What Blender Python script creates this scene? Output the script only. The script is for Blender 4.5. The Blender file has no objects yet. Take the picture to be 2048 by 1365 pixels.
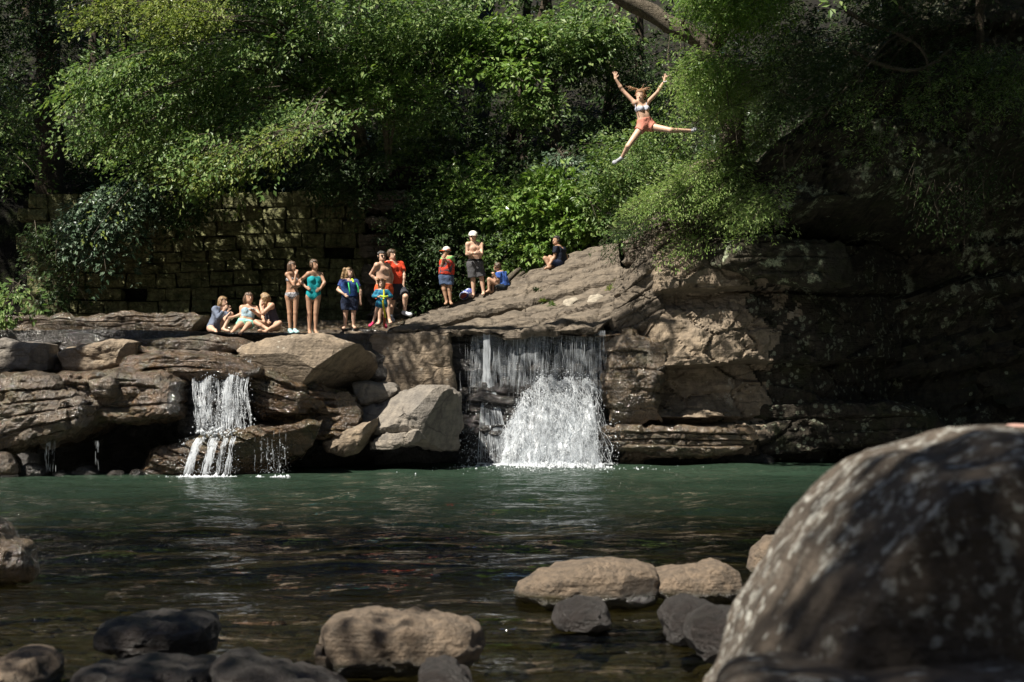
import bpy, math, random
import numpy as np
from mathutils import Vector

random.seed(7); RNG = np.random.default_rng(11)
S = bpy.context.scene; COL = S.collection
# ------------------------------------------------------------------ camera
F = 2844.0; CAMZ = 1.5; PITCH = math.atan(109.5 / F)
cam_d = bpy.data.cameras.new('camera'); cam = bpy.data.objects.new('camera', cam_d); COL.objects.link(cam)
cam_d.lens = 50; cam_d.sensor_width = 36; cam_d.clip_start = 0.1; cam_d.clip_end = 600
cam.location = (0, 0, CAMZ); cam.rotation_euler = (math.pi / 2 + PITCH, 0, 0)
cam_d.dof.use_dof = True; cam_d.dof.focus_distance = 31.5; cam_d.dof.aperture_fstop = 3.2
S.camera = cam
# ------------------------------------------------------------------ light
TOSUN = np.array([-0.42, -0.37, 0.83]); TOSUN /= np.linalg.norm(TOSUN)
EL = math.asin(TOSUN[2]); AZ = math.atan2(TOSUN[0], TOSUN[1])
world = bpy.data.worlds.new('World'); S.world = world; world.use_nodes = True
wn = world.node_tree; wn.nodes.clear()
sky = wn.nodes.new('ShaderNodeTexSky'); sky.sky_type = 'NISHITA'; sky.sun_disc = False
sky.air_density = 0.55; sky.dust_density = 0.5; sky.sun_elevation = EL; sky.sun_rotation = AZ
bg = wn.nodes.new('ShaderNodeBackground'); bg.inputs[1].default_value = 0.05
wo = wn.nodes.new('ShaderNodeOutputWorld')
wn.links.new(sky.outputs[0], bg.inputs[0]); wn.links.new(bg.outputs[0], wo.inputs[0])
sun_d = bpy.data.lights.new('sun', 'SUN'); sun_d.energy = 5.0; sun_d.angle = math.radians(0.53); sun_d.color = (1.0, 0.93, 0.82)
sun = bpy.data.objects.new('sun', sun_d); COL.objects.link(sun); sun.location = (-20, -18, 40)
sun.rotation_euler = Vector(-TOSUN).to_track_quat('-Z', 'Y').to_euler()
S.view_settings.view_transform = 'Standard'; S.view_settings.look = 'None'
S.view_settings.exposure = 1.22; S.view_settings.gamma = 1.0; S.view_settings.use_curve_mapping = False
S.cycles.max_bounces = 8; S.cycles.transparent_max_bounces = 12; S.cycles.diffuse_bounces = 3

# ------------------------------------------------------------------ helpers
CP, SP = math.cos(PITCH), math.sin(PITCH)
def P(px, py, Y):
    """world point seen at photo pixel (2048 wide) at distance Y"""
    px, py, Y = np.broadcast_arrays(np.asarray(px, float), np.asarray(py, float), np.asarray(Y, float))
    u = (px - 1024) / F; v = (682.5 - py) / F
    t = Y / (CP - v * SP)
    return np.stack([u * t, (CP - v * SP) * t, CAMZ + (SP + v * CP) * t], -1)
def unit(v):
    v = np.asarray(v, float); return v / (np.linalg.norm(v, axis=-1, keepdims=True) + 1e-9)
def _h(ix, iy, iz, seed):
    h = (ix.astype(np.uint32) * np.uint32(374761393) + iy.astype(np.uint32) * np.uint32(668265263)
         + iz.astype(np.uint32) * np.uint32(2147483647) + np.uint32((seed * 974711 + 12345) & 0xffffffff))
    h = (h ^ (h >> np.uint32(13))) * np.uint32(1274126177); h ^= h >> np.uint32(16)
    return h.astype(float) / 4294967295.0
def vnoise(p, seed=0):
    p = np.asarray(p, float); i = np.floor(p).astype(np.int64); f = p - i; f = f * f * (3 - 2 * f)
    r = 0
    for dx in (0, 1):
        for dy in (0, 1):
            for dz in (0, 1):
                w = (f[..., 0] if dx else 1 - f[..., 0]) * (f[..., 1] if dy else 1 - f[..., 1]) * (f[..., 2] if dz else 1 - f[..., 2])
                r = r + w * _h(i[..., 0] + dx, i[..., 1] + dy, i[..., 2] + dz, seed)
    return r
def fbm(p, seed=0, oc=4):
    p = np.asarray(p, float); a, s, t = 1.0, 0, 0
    for o in range(oc):
        s = s + a * (vnoise(p, seed + o * 17) * 2 - 1); t += a; a *= 0.5; p = p * 2.03 + 3.7
    return s / t
def worley(p, seed=0):
    """F2-F1 and a cell value, for blocky fractures"""
    p = np.asarray(p, float); i = np.floor(p).astype(np.int64)
    f1 = np.full(p.shape[:-1], 9.0); f2 = f1.copy(); cid = np.zeros(p.shape[:-1])
    for dx in (-1, 0, 1):
        for dy in (-1, 0, 1):
            for dz in (-1, 0, 1):
                c = i + np.array([dx, dy, dz])
                q = c + np.stack([_h(c[..., 0], c[..., 1], c[..., 2], seed + k) for k in (1, 2, 3)], -1)
                d = np.linalg.norm(q - p, axis=-1)
                m = d < f1
                f2 = np.where(m, f1, np.minimum(f2, d)); cid = np.where(m, _h(c[..., 0], c[..., 1], c[..., 2], seed + 9), cid); f1 = np.where(m, d, f1)
    return f2 - f1, cid
LOC = {}
def mk(name, V, Fs, m, parent=None, smooth=True, label=None, cat=None, group=None, kind=None):
    """one mesh object; Fs = list of (n,k) index arrays"""
    V = np.asarray(V, float)
    if not isinstance(Fs, list): Fs = [Fs]
    Fs = [np.asarray(f, np.int32) for f in Fs if len(f)]
    root = LOC[parent.name] if parent else (np.array([(V[:, 0].min() + V[:, 0].max()) / 2, (V[:, 1].min() + V[:, 1].max()) / 2, V[:, 2].min()]) if kind != 'structure' else np.zeros(3))
    me = bpy.data.meshes.new(name); Vl = (V - root).astype(np.float32)
    me.vertices.add(len(V)); me.vertices.foreach_set('co', Vl.ravel())
    li = np.concatenate([f.ravel() for f in Fs]); cnt = np.concatenate([np.full(len(f), f.shape[1], np.int32) for f in Fs])
    me.loops.add(len(li)); me.loops.foreach_set('vertex_index', li)
    me.polygons.add(len(cnt)); st = np.concatenate([[0], np.cumsum(cnt)[:-1]]).astype(np.int32)
    me.polygons.foreach_set('loop_start', st); me.polygons.foreach_set('loop_total', cnt)
    me.polygons.foreach_set('use_smooth', np.full(len(cnt), smooth, bool))
    me.update(calc_edges=True)
    if m: me.materials.append(m)
    o = bpy.data.objects.new(name, me); COL.objects.link(o)
    if parent: o.parent = parent
    else: o.location = root
    LOC[o.name] = root
    return tag(o, label, cat, group, kind)
def tag(o, label=None, cat=None, group=None, kind=None):
    for k, v in (('label', label), ('category', cat), ('group', group), ('kind', kind)):
        if v: o[k] = v
    return o
def thing(name, label, cat, loc, group=None):
    o = bpy.data.objects.new(name, None); COL.objects.link(o); o.location = loc; LOC[o.name] = np.asarray(loc, float)
    o.empty_display_size = 0.2
    return tag(o, label, cat, group)
def tube(pts, rad, sides=7, cap=True):
    pts = np.asarray(pts, float); n = len(pts); rad = np.broadcast_to(rad, (n,))
    T = unit(np.gradient(pts, axis=0)); up = np.where(np.abs(T[:, 2:3]) > .9, [[1., 0, 0]], [[0, 0, 1.]])
    A = unit(np.cross(T, up)); B = np.cross(T, A)
    a = np.arange(sides) * 2 * math.pi / sides
    V = (pts[:, None] + rad[:, None, None] * (np.cos(a)[None, :, None] * A[:, None] + np.sin(a)[None, :, None] * B[:, None])).reshape(-1, 3)
    i = np.arange(n - 1)[:, None] * sides; j = np.arange(sides)[None]; j2 = (j + 1) % sides
    Q = np.stack([i + j, i + j2, i + sides + j2, i + sides + j], -1).reshape(-1, 4)
    return V, Q
class MB:
    """collects pieces for ONE mesh"""
    def __init__(s): s.V = []; s.F = []; s.n = 0
    def add(s, V, Fs):
        for f in (Fs if isinstance(Fs, list) else [Fs]): s.F.append(np.asarray(f, np.int64) + s.n)
        s.V.append(np.asarray(V, float)); s.n += len(V)
    def build(s, *a, **k): return mk(a[0], np.concatenate(s.V), s.F, *a[1:], **k)
def smooth_path(pts, n):
    pts = np.asarray(pts, float); m = len(pts); t = np.linspace(0, m - 1, n); i = np.clip(t.astype(int), 0, m - 2); f = (t - i)[:, None]
    p0 = pts[np.clip(i - 1, 0, m - 1)]; p1 = pts[i]; p2 = pts[i + 1]; p3 = pts[np.clip(i + 2, 0, m - 1)]
    return 0.5 * (2 * p1 + (p2 - p0) * f + (2 * p0 - 5 * p1 + 4 * p2 - p3) * f ** 2 + (3 * p1 - p0 - 3 * p2 + p3) * f ** 3)
def inpoly(x, y, poly):
    r = np.zeros(x.shape, bool); n = len(poly)
    for i in range(n):
        (x1, y1), (x2, y2) = poly[i][:2], poly[(i + 1) % n][:2]
        c = ((y1 > y) != (y2 > y)) & (x < (x2 - x1) * (y - y1) / (y2 - y1 + 1e-9) + x1); r ^= c
    return r

# ------------------------------------------------------------------ materials
class NT:
    def __init__(s, name):
        s.m = bpy.data.materials.new(name); s.m.use_nodes = True; s.t = s.m.node_tree; s.t.nodes.clear()
        s.out = s.n('OutputMaterial')
    def n(s, typ, **kw):
        nd = s.t.nodes.new('ShaderNode' + typ)
        for k, v in kw.items():
            if k.startswith('i_'):
                key = k[2:]; key = int(key) if key.isdigit() else key.replace('_', ' ')
                s.set(nd.inputs[key], v)
            else: setattr(nd, k, v)
        return nd
    def set(s, inp, v):
        if hasattr(v, 'is_output'): s.t.links.new(v, inp)
        elif isinstance(v, (tuple, list)) and len(v) == 3 and inp.type == 'RGBA': inp.default_value = (*v, 1)
        else: inp.default_value = v
    def coord(s, scale=(1, 1, 1), world=True):
        g = s.n('NewGeometry').outputs['Position'] if world else s.n('TexCoord').outputs['Object']
        mp = s.n('Mapping'); s.set(mp.inputs['Vector'], g); mp.inputs['Scale'].default_value = scale
        return mp.outputs[0]
    def noise(s, vec, scale, detail=6, rough=.6, dist=0):
        nd = s.n('TexNoise', i_Scale=scale, i_Detail=detail, i_Roughness=rough, i_Distortion=dist); s.set(nd.inputs['Vector'], vec)
        return nd.outputs[0]
    def ramp(s, fac, a, b, ca=(0, 0, 0), cb=(1, 1, 1)):
        r = s.n('ValToRGB'); s.set(r.inputs[0], fac); e = r.color_ramp.elements
        e[0].position = a; e[1].position = b; e[0].color = (*ca, 1); e[1].color = (*cb, 1)
        return r.outputs[0]
    def mix(s, f, a, b, blend='MIX'):
        r = s.n('MixRGB', blend_type=blend); s.set(r.inputs[0], f); s.set(r.inputs[1], a); s.set(r.inputs[2], b); return r.outputs[0]
    def math(s, op, a, b=0.0):
        r = s.n('Math', operation=op); s.set(r.inputs[0], a); s.set(r.inputs[1], b); return r.outputs[0]
    def bump(s, h, strength, dist=.05, normal=None):
        r = s.n('Bump', i_Strength=strength, i_Distance=dist); s.set(r.inputs['Height'], h)
        if normal is not None: s.set(r.inputs['Normal'], normal)
        return r.outputs[0]
    def done(s, sh): s.t.links.new(sh, s.out.inputs[0]); return s.m

def plain(name, col, rough=.7, spec=.3, var=.0, sheen=0):
    t = NT(name); b = t.n('BsdfPrincipled', i_Roughness=rough); b.inputs['Specular IOR Level'].default_value = spec
    if var:
        v = t.noise(t.coord(), 14, 4); c = t.mix(t.ramp(v, .3, .7), tuple(x * (1 - var) for x in col), tuple(min(1, x * (1 + var)) for x in col)); t.set(b.inputs[0], c)
        t.set(b.inputs['Normal'], t.bump(t.noise(t.coord(), 60, 3), .25, .01))
    else: t.set(b.inputs[0], col)
    return t.done(b.outputs[0])

def rockmat(name, c1, c2, c3, wet=0.0, lichen=None, lcol=(.42, .44, .40), lscale=6, lamt=.5, moss=0.0, strata=.5, bump=.6, sc=1.0, drip=.4, spots=.3, cracks=1.0, lop=.9, wline=False):
    t = NT(name); co = t.coord(); b = t.n('BsdfPrincipled')
    n1 = t.noise(co, .9 * sc, 8, .62); c = t.mix(t.ramp(n1, .32, .68), c1, c2)
    n2 = t.noise(co, 5 * sc, 8, .68); c = t.mix(t.math('MULTIPLY', t.ramp(n2, .42, .66), .85), c, c3)
    st = t.noise(t.coord((.35, .35, 7)), 2.2 * sc, 5, .6, .3); c = t.mix(t.math('MULTIPLY', t.ramp(st, .5, .68), strata), c, c3, 'MIX')
    dr = t.noise(t.coord((5, 5, .35)), 1.5 * sc, 4, .6); c = t.mix(t.math('MULTIPLY', t.ramp(dr, .52, .7), drip), c, tuple(x * .45 for x in c3))
    g = t.noise(co, 70 * sc, 3, .7); c = t.mix(t.math('MULTIPLY', t.ramp(g, .35, .7), .35), c, tuple(x * .6 for x in c1), 'MULTIPLY') if False else t.mix(.35, c, t.ramp(g, .3, .7, (.35, .35, .35), (1, 1, 1)), 'MULTIPLY')
    cv = t.n('TexVoronoi', feature='DISTANCE_TO_EDGE', i_Scale=.6 * sc); wc = t.n('TexNoise', i_Scale=1.6, i_Detail=5.0); t.set(wc.inputs['Vector'], co); t.set(cv.inputs['Vector'], t.mix(.75, t.coord((1, 1, 2.2)), wc.outputs[1], 'ADD'))
    crk = t.math('MULTIPLY', t.ramp(cv.outputs[0], .004, .03, (1, 1, 1), (0, 0, 0)), t.ramp(t.noise(co, .8, 3), .42, .56)); crk = t.math('MULTIPLY', crk, cracks * .7)
    c = t.mix(t.math('MULTIPLY', crk, .75), c, tuple(x * .3 for x in c3))
    if moss:
        mn = t.noise(co, 1.6 * sc, 7, .7); c = t.mix(t.math('MULTIPLY', t.ramp(mn, .5, .62), moss), c, (.035, .05, .012))
    if lichen:
        wv = t.mix(.12, co, t.n('TexNoise', i_Scale=3.0).outputs[1], 'ADD')
        v = t.n('TexVoronoi', i_Scale=lscale); t.set(v.inputs['Vector'], wv)
        sp = t.ramp(v.outputs[0], spots * .75, spots, (1, 1, 1), (0, 0, 0))
        gate = t.ramp(t.noise(co, lichen, 3, .55), .62 - .2 * lamt, .66 - .2 * lamt)
        fine = t.ramp(t.noise(co, 28, 5, .7), .36, .52)
        patch = t.math('MULTIPLY', t.ramp(t.noise(co, lscale * .9, 8, .72), .53, .585), gate)
        f = t.math('MULTIPLY', t.math('MAXIMUM', t.math('MULTIPLY', sp, t.ramp(t.noise(co, lscale * .35, 3, .55), .50, .53)), patch), fine); f = t.math('MULTIPLY', f, lop); c = t.mix(f, c, lcol)
    if wline:
        pz = t.n('SeparateXYZ'); t.set(pz.inputs[0], t.n('NewGeometry').outputs['Position']); wl = t.ramp(t.math('ADD', pz.outputs[2], t.math('MULTIPLY', t.noise(co, 5, 4), .10)), .13, .18, (1, 1, 1), (0, 0, 0)); c = t.mix(wl, c, (.035, .03, .016))
        t.set(b.inputs['Roughness'], t.math('SUBTRACT', .85, t.math('MULTIPLY', wl, .62)))
    t.set(b.inputs[0], c)
    if wet:
        wn_ = t.ramp(t.noise(co, 1.1, 5, .6), .3, .6)
        t.set(b.inputs['Roughness'], t.math('SUBTRACT', .62, t.math('MULTIPLY', wn_, wet * .48)))
        b.inputs['Specular IOR Level'].default_value = .55
        if wet > .6: b.inputs['Coat Weight'].default_value = .9; b.inputs['Coat Roughness'].default_value = .09
    elif not wline:
        b.inputs['Roughness'].default_value = .9; b.inputs['Specular IOR Level'].default_value = .25
    h = t.math('ADD', t.noise(co, 14 * sc, 8, .7), t.math('ADD', t.math('MULTIPLY', st, .9), t.math('MULTIPLY', t.noise(co, 3.5 * sc, 6, .6), 1.6)))
    h = t.math('SUBTRACT', h, t.math('MULTIPLY', crk, .7))
    nn = t.bump(h, bump, .07)
    if wet > .6: nn = t.bump(t.noise(t.coord((1, 1, .45)), 30, 4, .65), .9, .04, nn); t.set(b.inputs['Coat Normal'], nn)
    t.set(b.inputs['Normal'], nn)
    return t.done(b.outputs[0])

def leafmat(name, c1, c2, c3, trans=.35, gloss=.12):
    t = NT(name); g = t.n('NewGeometry'); r = t.n('ValToRGB'); t.set(r.inputs[0], g.outputs['Random Per Island'])
    e = r.color_ramp.elements; e[0].color = (*c1, 1); e[1].color = (*c3, 1); m = e.new(.6); m.color = (*c2, 1)
    d = t.n('BsdfDiffuse'); t.set(d.inputs[0], r.outputs[0]); tr = t.n('BsdfTranslucent')
    t.set(tr.inputs[0], t.mix(1, r.outputs[0], (1.25, 1.35, .6), 'MULTIPLY'))
    m1 = t.n('MixShader', i_0=trans); t.set(m1.inputs[1], d.outputs[0]); t.set(m1.inputs[2], tr.outputs[0])
    gl = t.n('BsdfGlossy', i_Roughness=.38); t.set(gl.inputs[0], (.8, .85, .8))
    m2 = t.n('MixShader'); fr = t.n('LayerWeight', i_Blend=.25); t.set(m2.inputs[0], t.math('MULTIPLY', fr.outputs['Fresnel'], gloss * 4)); t.set(m2.inputs[1], m1.outputs[0]); t.set(m2.inputs[2], gl.outputs[0])
    return t.done(m2.outputs[0])

M = {}
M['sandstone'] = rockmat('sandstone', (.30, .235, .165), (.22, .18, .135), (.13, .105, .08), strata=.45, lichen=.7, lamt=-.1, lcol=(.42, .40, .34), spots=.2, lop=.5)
M['slab_rock'] = rockmat('slab_rock', (.20, .165, .125), (.15, .125, .098), (.075, .063, .05), strata=.7, drip=.25, lichen=1.5, lamt=-.3, lscale=9, lcol=(.36, .34, .29), spots=.15, lop=.4)
M['grey_rock'] = rockmat('grey_rock', (.27, .235, .19), (.19, .175, .155), (.11, .10, .09), strata=.4)
M['wet_rock'] = rockmat('wet_rock', (.15, .088, .04), (.08, .05, .026), (.03, .022, .014), wet=1.0, strata=.5, moss=.35, bump=.8, drip=.3)
M['damp_rock'] = rockmat('damp_rock', (.15, .102, .056), (.085, .058, .034), (.035, .027, .02), wet=.9, strata=.6, moss=.25)
M['fall_rock'] = rockmat('fall_rock', (.05, .043, .036), (.03, .026, .023), (.014, .012, .011), wet=1.0, strata=.5, bump=1.0)
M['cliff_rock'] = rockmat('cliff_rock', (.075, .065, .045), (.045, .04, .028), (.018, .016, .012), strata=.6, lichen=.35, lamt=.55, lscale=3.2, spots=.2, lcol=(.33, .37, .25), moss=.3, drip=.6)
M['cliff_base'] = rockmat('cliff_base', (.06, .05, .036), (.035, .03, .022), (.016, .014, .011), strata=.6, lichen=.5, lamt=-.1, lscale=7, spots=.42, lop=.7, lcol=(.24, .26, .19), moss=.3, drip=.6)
M['boulder_rock'] = rockmat('boulder_rock', (.15, .12, .092), (.098, .079, .062), (.046, .038, .03), strata=.0, drip=.0, lichen=1.0, lamt=.75, lscale=17, spots=.40, lcol=(.42, .42, .38), sc=2.2, bump=.7, cracks=.0)
M['river_stone'] = rockmat('river_stone', cracks=0, wline=True, c1=(.25, .185, .125), c2=(.16, .12, .082), c3=(.07, .055, .04), strata=.1, drip=.0, sc=2.5, bump=.8)
M['dark_stone'] = rockmat('dark_stone', cracks=0, c1=(.028, .021, .017), c2=(.017, .013, .011), c3=(.012, .010, .008), strata=.1, drip=0, sc=2.5, wet=.5, bump=.8)
M['masonry'] = rockmat('masonry', (.33, .33, .16), (.23, .235, .11), (.07, .066, .036), strata=.2, drip=.75, moss=.7, sc=1.6, bump=1.0)
M['bed'] = rockmat('bed', (.075, .064, .038), (.045, .04, .025), (.018, .016, .011), strata=0, drip=0, sc=2.5, moss=.3)
M['soil'] = rockmat('soil', (.013, .012, .006), (.009, .008, .005), (.005, .004, .003), strata=0, drip=0, moss=.6, bump=1)
M['bark'] = rockmat('bark', (.11, .085, .06), (.07, .055, .04), (.03, .025, .018), strata=0, drip=.6, moss=.15, sc=3)
M['pale_bark'] = rockmat('pale_bark', (.16, .135, .10), (.10, .085, .065), (.06, .05, .035), strata=0, drip=.5, sc=3)
M['light_bark'] = rockmat('light_bark', (.30, .26, .19), (.20, .17, .125), (.08, .07, .05), strata=0, drip=.4, sc=3)
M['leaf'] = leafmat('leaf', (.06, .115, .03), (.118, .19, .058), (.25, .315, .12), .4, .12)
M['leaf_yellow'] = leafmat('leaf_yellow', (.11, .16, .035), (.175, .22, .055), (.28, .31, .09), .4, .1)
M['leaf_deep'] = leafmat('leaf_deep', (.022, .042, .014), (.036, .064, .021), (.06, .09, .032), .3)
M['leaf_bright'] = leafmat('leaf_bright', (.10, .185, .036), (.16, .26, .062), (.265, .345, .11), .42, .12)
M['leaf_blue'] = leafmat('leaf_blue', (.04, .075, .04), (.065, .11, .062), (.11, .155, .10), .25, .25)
M['needle'] = leafmat('needle', (.13, .215, .055), (.205, .295, .09), (.34, .40, .17), .32, .1)
M['dry_leaf'] = leafmat('dry_leaf', (.10, .055, .025), (.14, .08, .04), (.08, .05, .03), .2)
# ------------------------------------------------------------------ rocks
def resample(pts, n):
    pts = np.asarray(pts, float); q = np.vstack([pts, pts[:1]])
    d = np.concatenate([[0], np.cumsum(np.linalg.norm(np.diff(q[:, [0, 2]], axis=0), axis=1))])
    s = np.linspace(0, d[-1], n, endpoint=False)
    r = np.stack([np.interp(s, d, q[:, k]) for k in range(3)], -1)
    for _ in range(2): r = .5 * r + .25 * np.roll(r, 1, 0) + .25 * np.roll(r, -1, 0)
    return r
def rock(name, outline, Y, m, label=None, thick=1.0, front=.4, p=4.0, n=130, rings=24, rough=.05, fr=.9, strata=0.0, sh=.22, dip=0.0,
         crack=0.0, cs=1.1, cuts=0, cutd=(.78, .95), seed=1, cat='rock', group=None, parent=None, center=None, edge=.03, planes=(), kind=None, smooth=False):
    """closed solid whose rim follows the outline: bulged front, thick back, fractured and layered by noise"""
    o3 = np.array([P(q[0], q[1], q[2] if len(q) > 2 else Y) for q in outline])
    b = resample(o3, n)
    c = b.mean(0) if center is None else P(*center)
    jit = fbm(b * 2.2, seed + 3, 4)[:, None] * edge * 2
    b = b + unit(b - c) * jit
    # best-fit facing direction
    A = np.cross(b - c, np.roll(b, -1, 0) - c).sum(0); nrm = unit(A)
    if nrm[1] > 0: nrm = -nrm
    rb = max(5, rings // 3)
    tf = np.sin(np.linspace(0, 1, rings + 1)[1:] * math.pi / 2); tb = np.sin(np.linspace(1, 0, rb + 1)[1:-1] * math.pi / 2)
    rows = [c[None] + nrm * front]
    def prof(t): return (1 - np.minimum(t, 1) ** p) ** (1 / p)
    V = [(c + nrm * front)[None]]
    for t in tf: V.append(c + t * (b - c) + nrm * front * prof(t))
    for t in tb: V.append(c + t * (b - c) - nrm * thick * prof(t))
    V.append((c - nrm * thick)[None]); V = np.concatenate(V)
    R = len(tf) + len(tb); j = np.arange(n); j2 = (j + 1) % n
    i = (1 + np.arange(R - 1) * n)[:, None]
    Q = np.stack([i + j, i + n + j, i + n + j2, i + j2], -1).reshape(-1, 4)
    T1 = np.stack([np.zeros(n, int), 1 + j, 1 + j2], -1); last = 1 + (R - 1) * n
    T2 = np.stack([np.full(n, len(V) - 1), last + j2, last + j], -1)
    # orientation: outward
    N = np.zeros_like(V); a = np.cross(V[Q[:, 2]] - V[Q[:, 0]], V[Q[:, 3]] - V[Q[:, 1]])
    if (np.einsum('ij,ij->i', a, V[Q].mean(1) - V.mean(0))).sum() < 0: Q = Q[:, ::-1]; T1 = T1[:, ::-1]; T2 = T2[:, ::-1]; a = -a
    for k in range(4): np.add.at(N, Q[:, k], a)
    N[0] = nrm; N[-1] = -nrm; N = unit(N)
    D = fbm(V * fr, seed, 5) * rough * 1.8 + fbm(V * fr * 4, seed + 5, 4) * rough * .9 - (1 - np.abs(fbm(V * fr * 1.7 + 7, seed + 6, 4)) * 2.2).clip(0, 1) ** 3 * rough * .8
    if strata:
        s = V[:, 2] + dip * V[:, 0] + fbm(V * .5, seed + 8, 3) * .18
        L = s / sh; li = np.floor(L); ff = L - li
        off = _h(li.astype(np.int64), np.full(len(V), seed, np.int64), np.zeros(len(V), np.int64), 5)
        D = D + strata * (off - .5) - strata * .7 * np.clip(1 - np.minimum(ff, 1 - ff) / .12, 0, 1) * (.4 + .6 * vnoise(V * 1.3, seed + 2))
    if crack:
        w, cid = worley(V * np.array([1, 1, 1.5]) * cs + fbm(V * 1.5, seed + 4, 3)[:, None] * .35, seed)
        D = D - crack * np.clip(1 - w / .09, 0, 1) + crack * 1.1 * (cid - .5)
    V = V + N * D[:, None]
    rg = np.random.default_rng(seed)
    if not cuts and not smooth and cat == 'rock': cuts, cutd = 9, (.84, .97)
    for k in range(cuts):
        d = unit(rg.normal(size=3) * [1, .9, .8] + nrm * .8); pr = (V - c) @ d; of = pr.max() * rg.uniform(*cutd)
        ex = np.maximum(pr - of, 0); V = V - d * (ex * .93)[:, None]
    for pt, d in planes:
        d = unit(np.array(d)); ex = np.maximum((V - P(*pt)) @ d, 0); V = V - d * (ex * .95)[:, None]
    return mk(name, V, [Q, T1, T2], m, parent, smooth, label=label, cat=None if parent else cat, group=group, kind=kind)

def sheet(name, fz, xs, ys, m, **k):
    X, Yg = np.meshgrid(xs, ys); V = np.stack([X.ravel(), Yg.ravel(), fz(X, Yg).ravel()], -1)
    a = np.arange(len(xs) * len(ys)).reshape(len(ys), len(xs))
    Q = np.stack([a[:-1, :-1], a[:-1, 1:], a[1:, 1:], a[1:, :-1]], -1).reshape(-1, 4)
    return mk(name, V, Q, m, kind='structure', label=None, **k)
def shoreY(x): return np.interp(x, [-14, -9.4, -5, 0, 3, 9, 16], [25.2, 26.2, 28.6, 30.6, 31.4, 34.2, 36])
# --- terrain -------------------------------------------------------
def g_noise(X, Yg, f, seed, oc=4): return fbm(np.stack([X * f, Yg * f, 0 * X + .37], -1), seed, oc)
def f_ledge(X, Yg):
    z = np.interp(Yg, [26, 29.5, 31, 33, 34.3, 36.5, 40], [2.75, 2.8, 2.86, 2.95, 3.3, 3.45, 3.6])
    z = np.where(X < -6.5, z - np.clip((-6.5 - X) * .1, 0, .25), z)
    s = z + g_noise(X, Yg, .5, 3) * .14 + g_noise(X, Yg, 2.2, 5) * .04
    return np.floor(s / .09) * .09 + np.clip((s / .09 - np.floor(s / .09) - .7) / .3, 0, 1) * .09
def y_front(x): return np.interp(x, [-14, -9.4, -5, -3.6, 6], [27.7, 28.7, 30.0, 31.0, 31.1])
xs = np.arange(-23, 2.4, .09); tt = np.linspace(0, 1, 125); X_, T_ = np.meshgrid(xs, tt); Y_ = y_front(X_) + T_ * (40.5 - y_front(X_))
a_ = np.arange(X_.size).reshape(X_.shape)
mk('rock_ledge', np.stack([X_.ravel(), Y_.ravel(), f_ledge(X_, Y_).ravel()], -1), np.stack([a_[:-1, :-1], a_[:-1, 1:], a_[1:, 1:], a_[1:, :-1]], -1).reshape(-1, 4), M['damp_rock'], kind='structure')
# bank behind the separate rocks, from the pool bed up to the ledge
def shell(name, xs, zs, fy, m, **k):
    X, Z = np.meshgrid(xs, zs); Yv = fy(X, Z); V = np.stack([X.ravel(), Yv.ravel(), Z.ravel()], -1)
    a = np.arange(X.size).reshape(X.shape); Q = np.stack([a[:-1, :-1], a[:-1, 1:], a[1:, 1:], a[1:, :-1]], -1).reshape(-1, 4)
    return mk(name, V, Q, m, kind='structure', **k)
shell('rock_bank', np.arange(-23, 9, .12), np.arange(-2.2, 2.86, .12), lambda X, Z: np.maximum(shoreY(X) + 1.3, 28.5) + .5 * fbm(np.stack([X * .8, Z * 1.5, 0 * X], -1), 4, 4) + .15 * Z, M['fall_rock'])
def f_hill(X, Yg):
    d = Yg - 38.5 - np.where(X > 0, 0, 1.0); r = 3.4 + np.clip(d, 0, 60) * .62 + g_noise(X, Yg, .12, 9) * 2.0 * np.clip(d / 6, 0, 1) + g_noise(X, Yg, .7, 19) * .35
    r = r + np.clip(X - 3, 0, 30) * .28 * np.clip((d + 3) / 6, 0, 1)
    w = np.clip((X + 17) / 3, 0, 1); r = r + (1 - w) * 1.5
    return r + np.where((X < -1.9) & (X > -17), np.clip(d / .4, 0, 1) * 2.9, 0)
sheet('hillside', f_hill, np.arange(-45, 45.1, .5), np.concatenate([np.arange(37.5, 50, .3), np.arange(50, 95, 1.0)]), M['soil'])
# wooded gorge banks to the sides and behind the camera
def f_bank(X, Yg):
    cx = np.abs(X + 1.5); side = np.clip(cx - 17, 0, 60) * .95; back = np.clip(-9 - Yg, 0, 60) * .7
    return np.maximum(side, back) - 2.6 + 1.2 * g_noise(X, Yg, .15, 21) + np.clip(-3 - Yg, 0, 6) * .5
def ring(name, xs, ys): sheet(name, f_bank, xs, ys, M['soil'])
ring('gorge_bank', np.arange(-60, 60.1, 1.2), np.arange(-60, 2, 1.2))
ring('gorge_bank', np.arange(-60, -15.6, 1.2), np.arange(1.2, 50, 1.2)); ring('gorge_bank', np.arange(14.4, 60.1, 1.2), np.arange(1.2, 50, 1.2))
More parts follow.
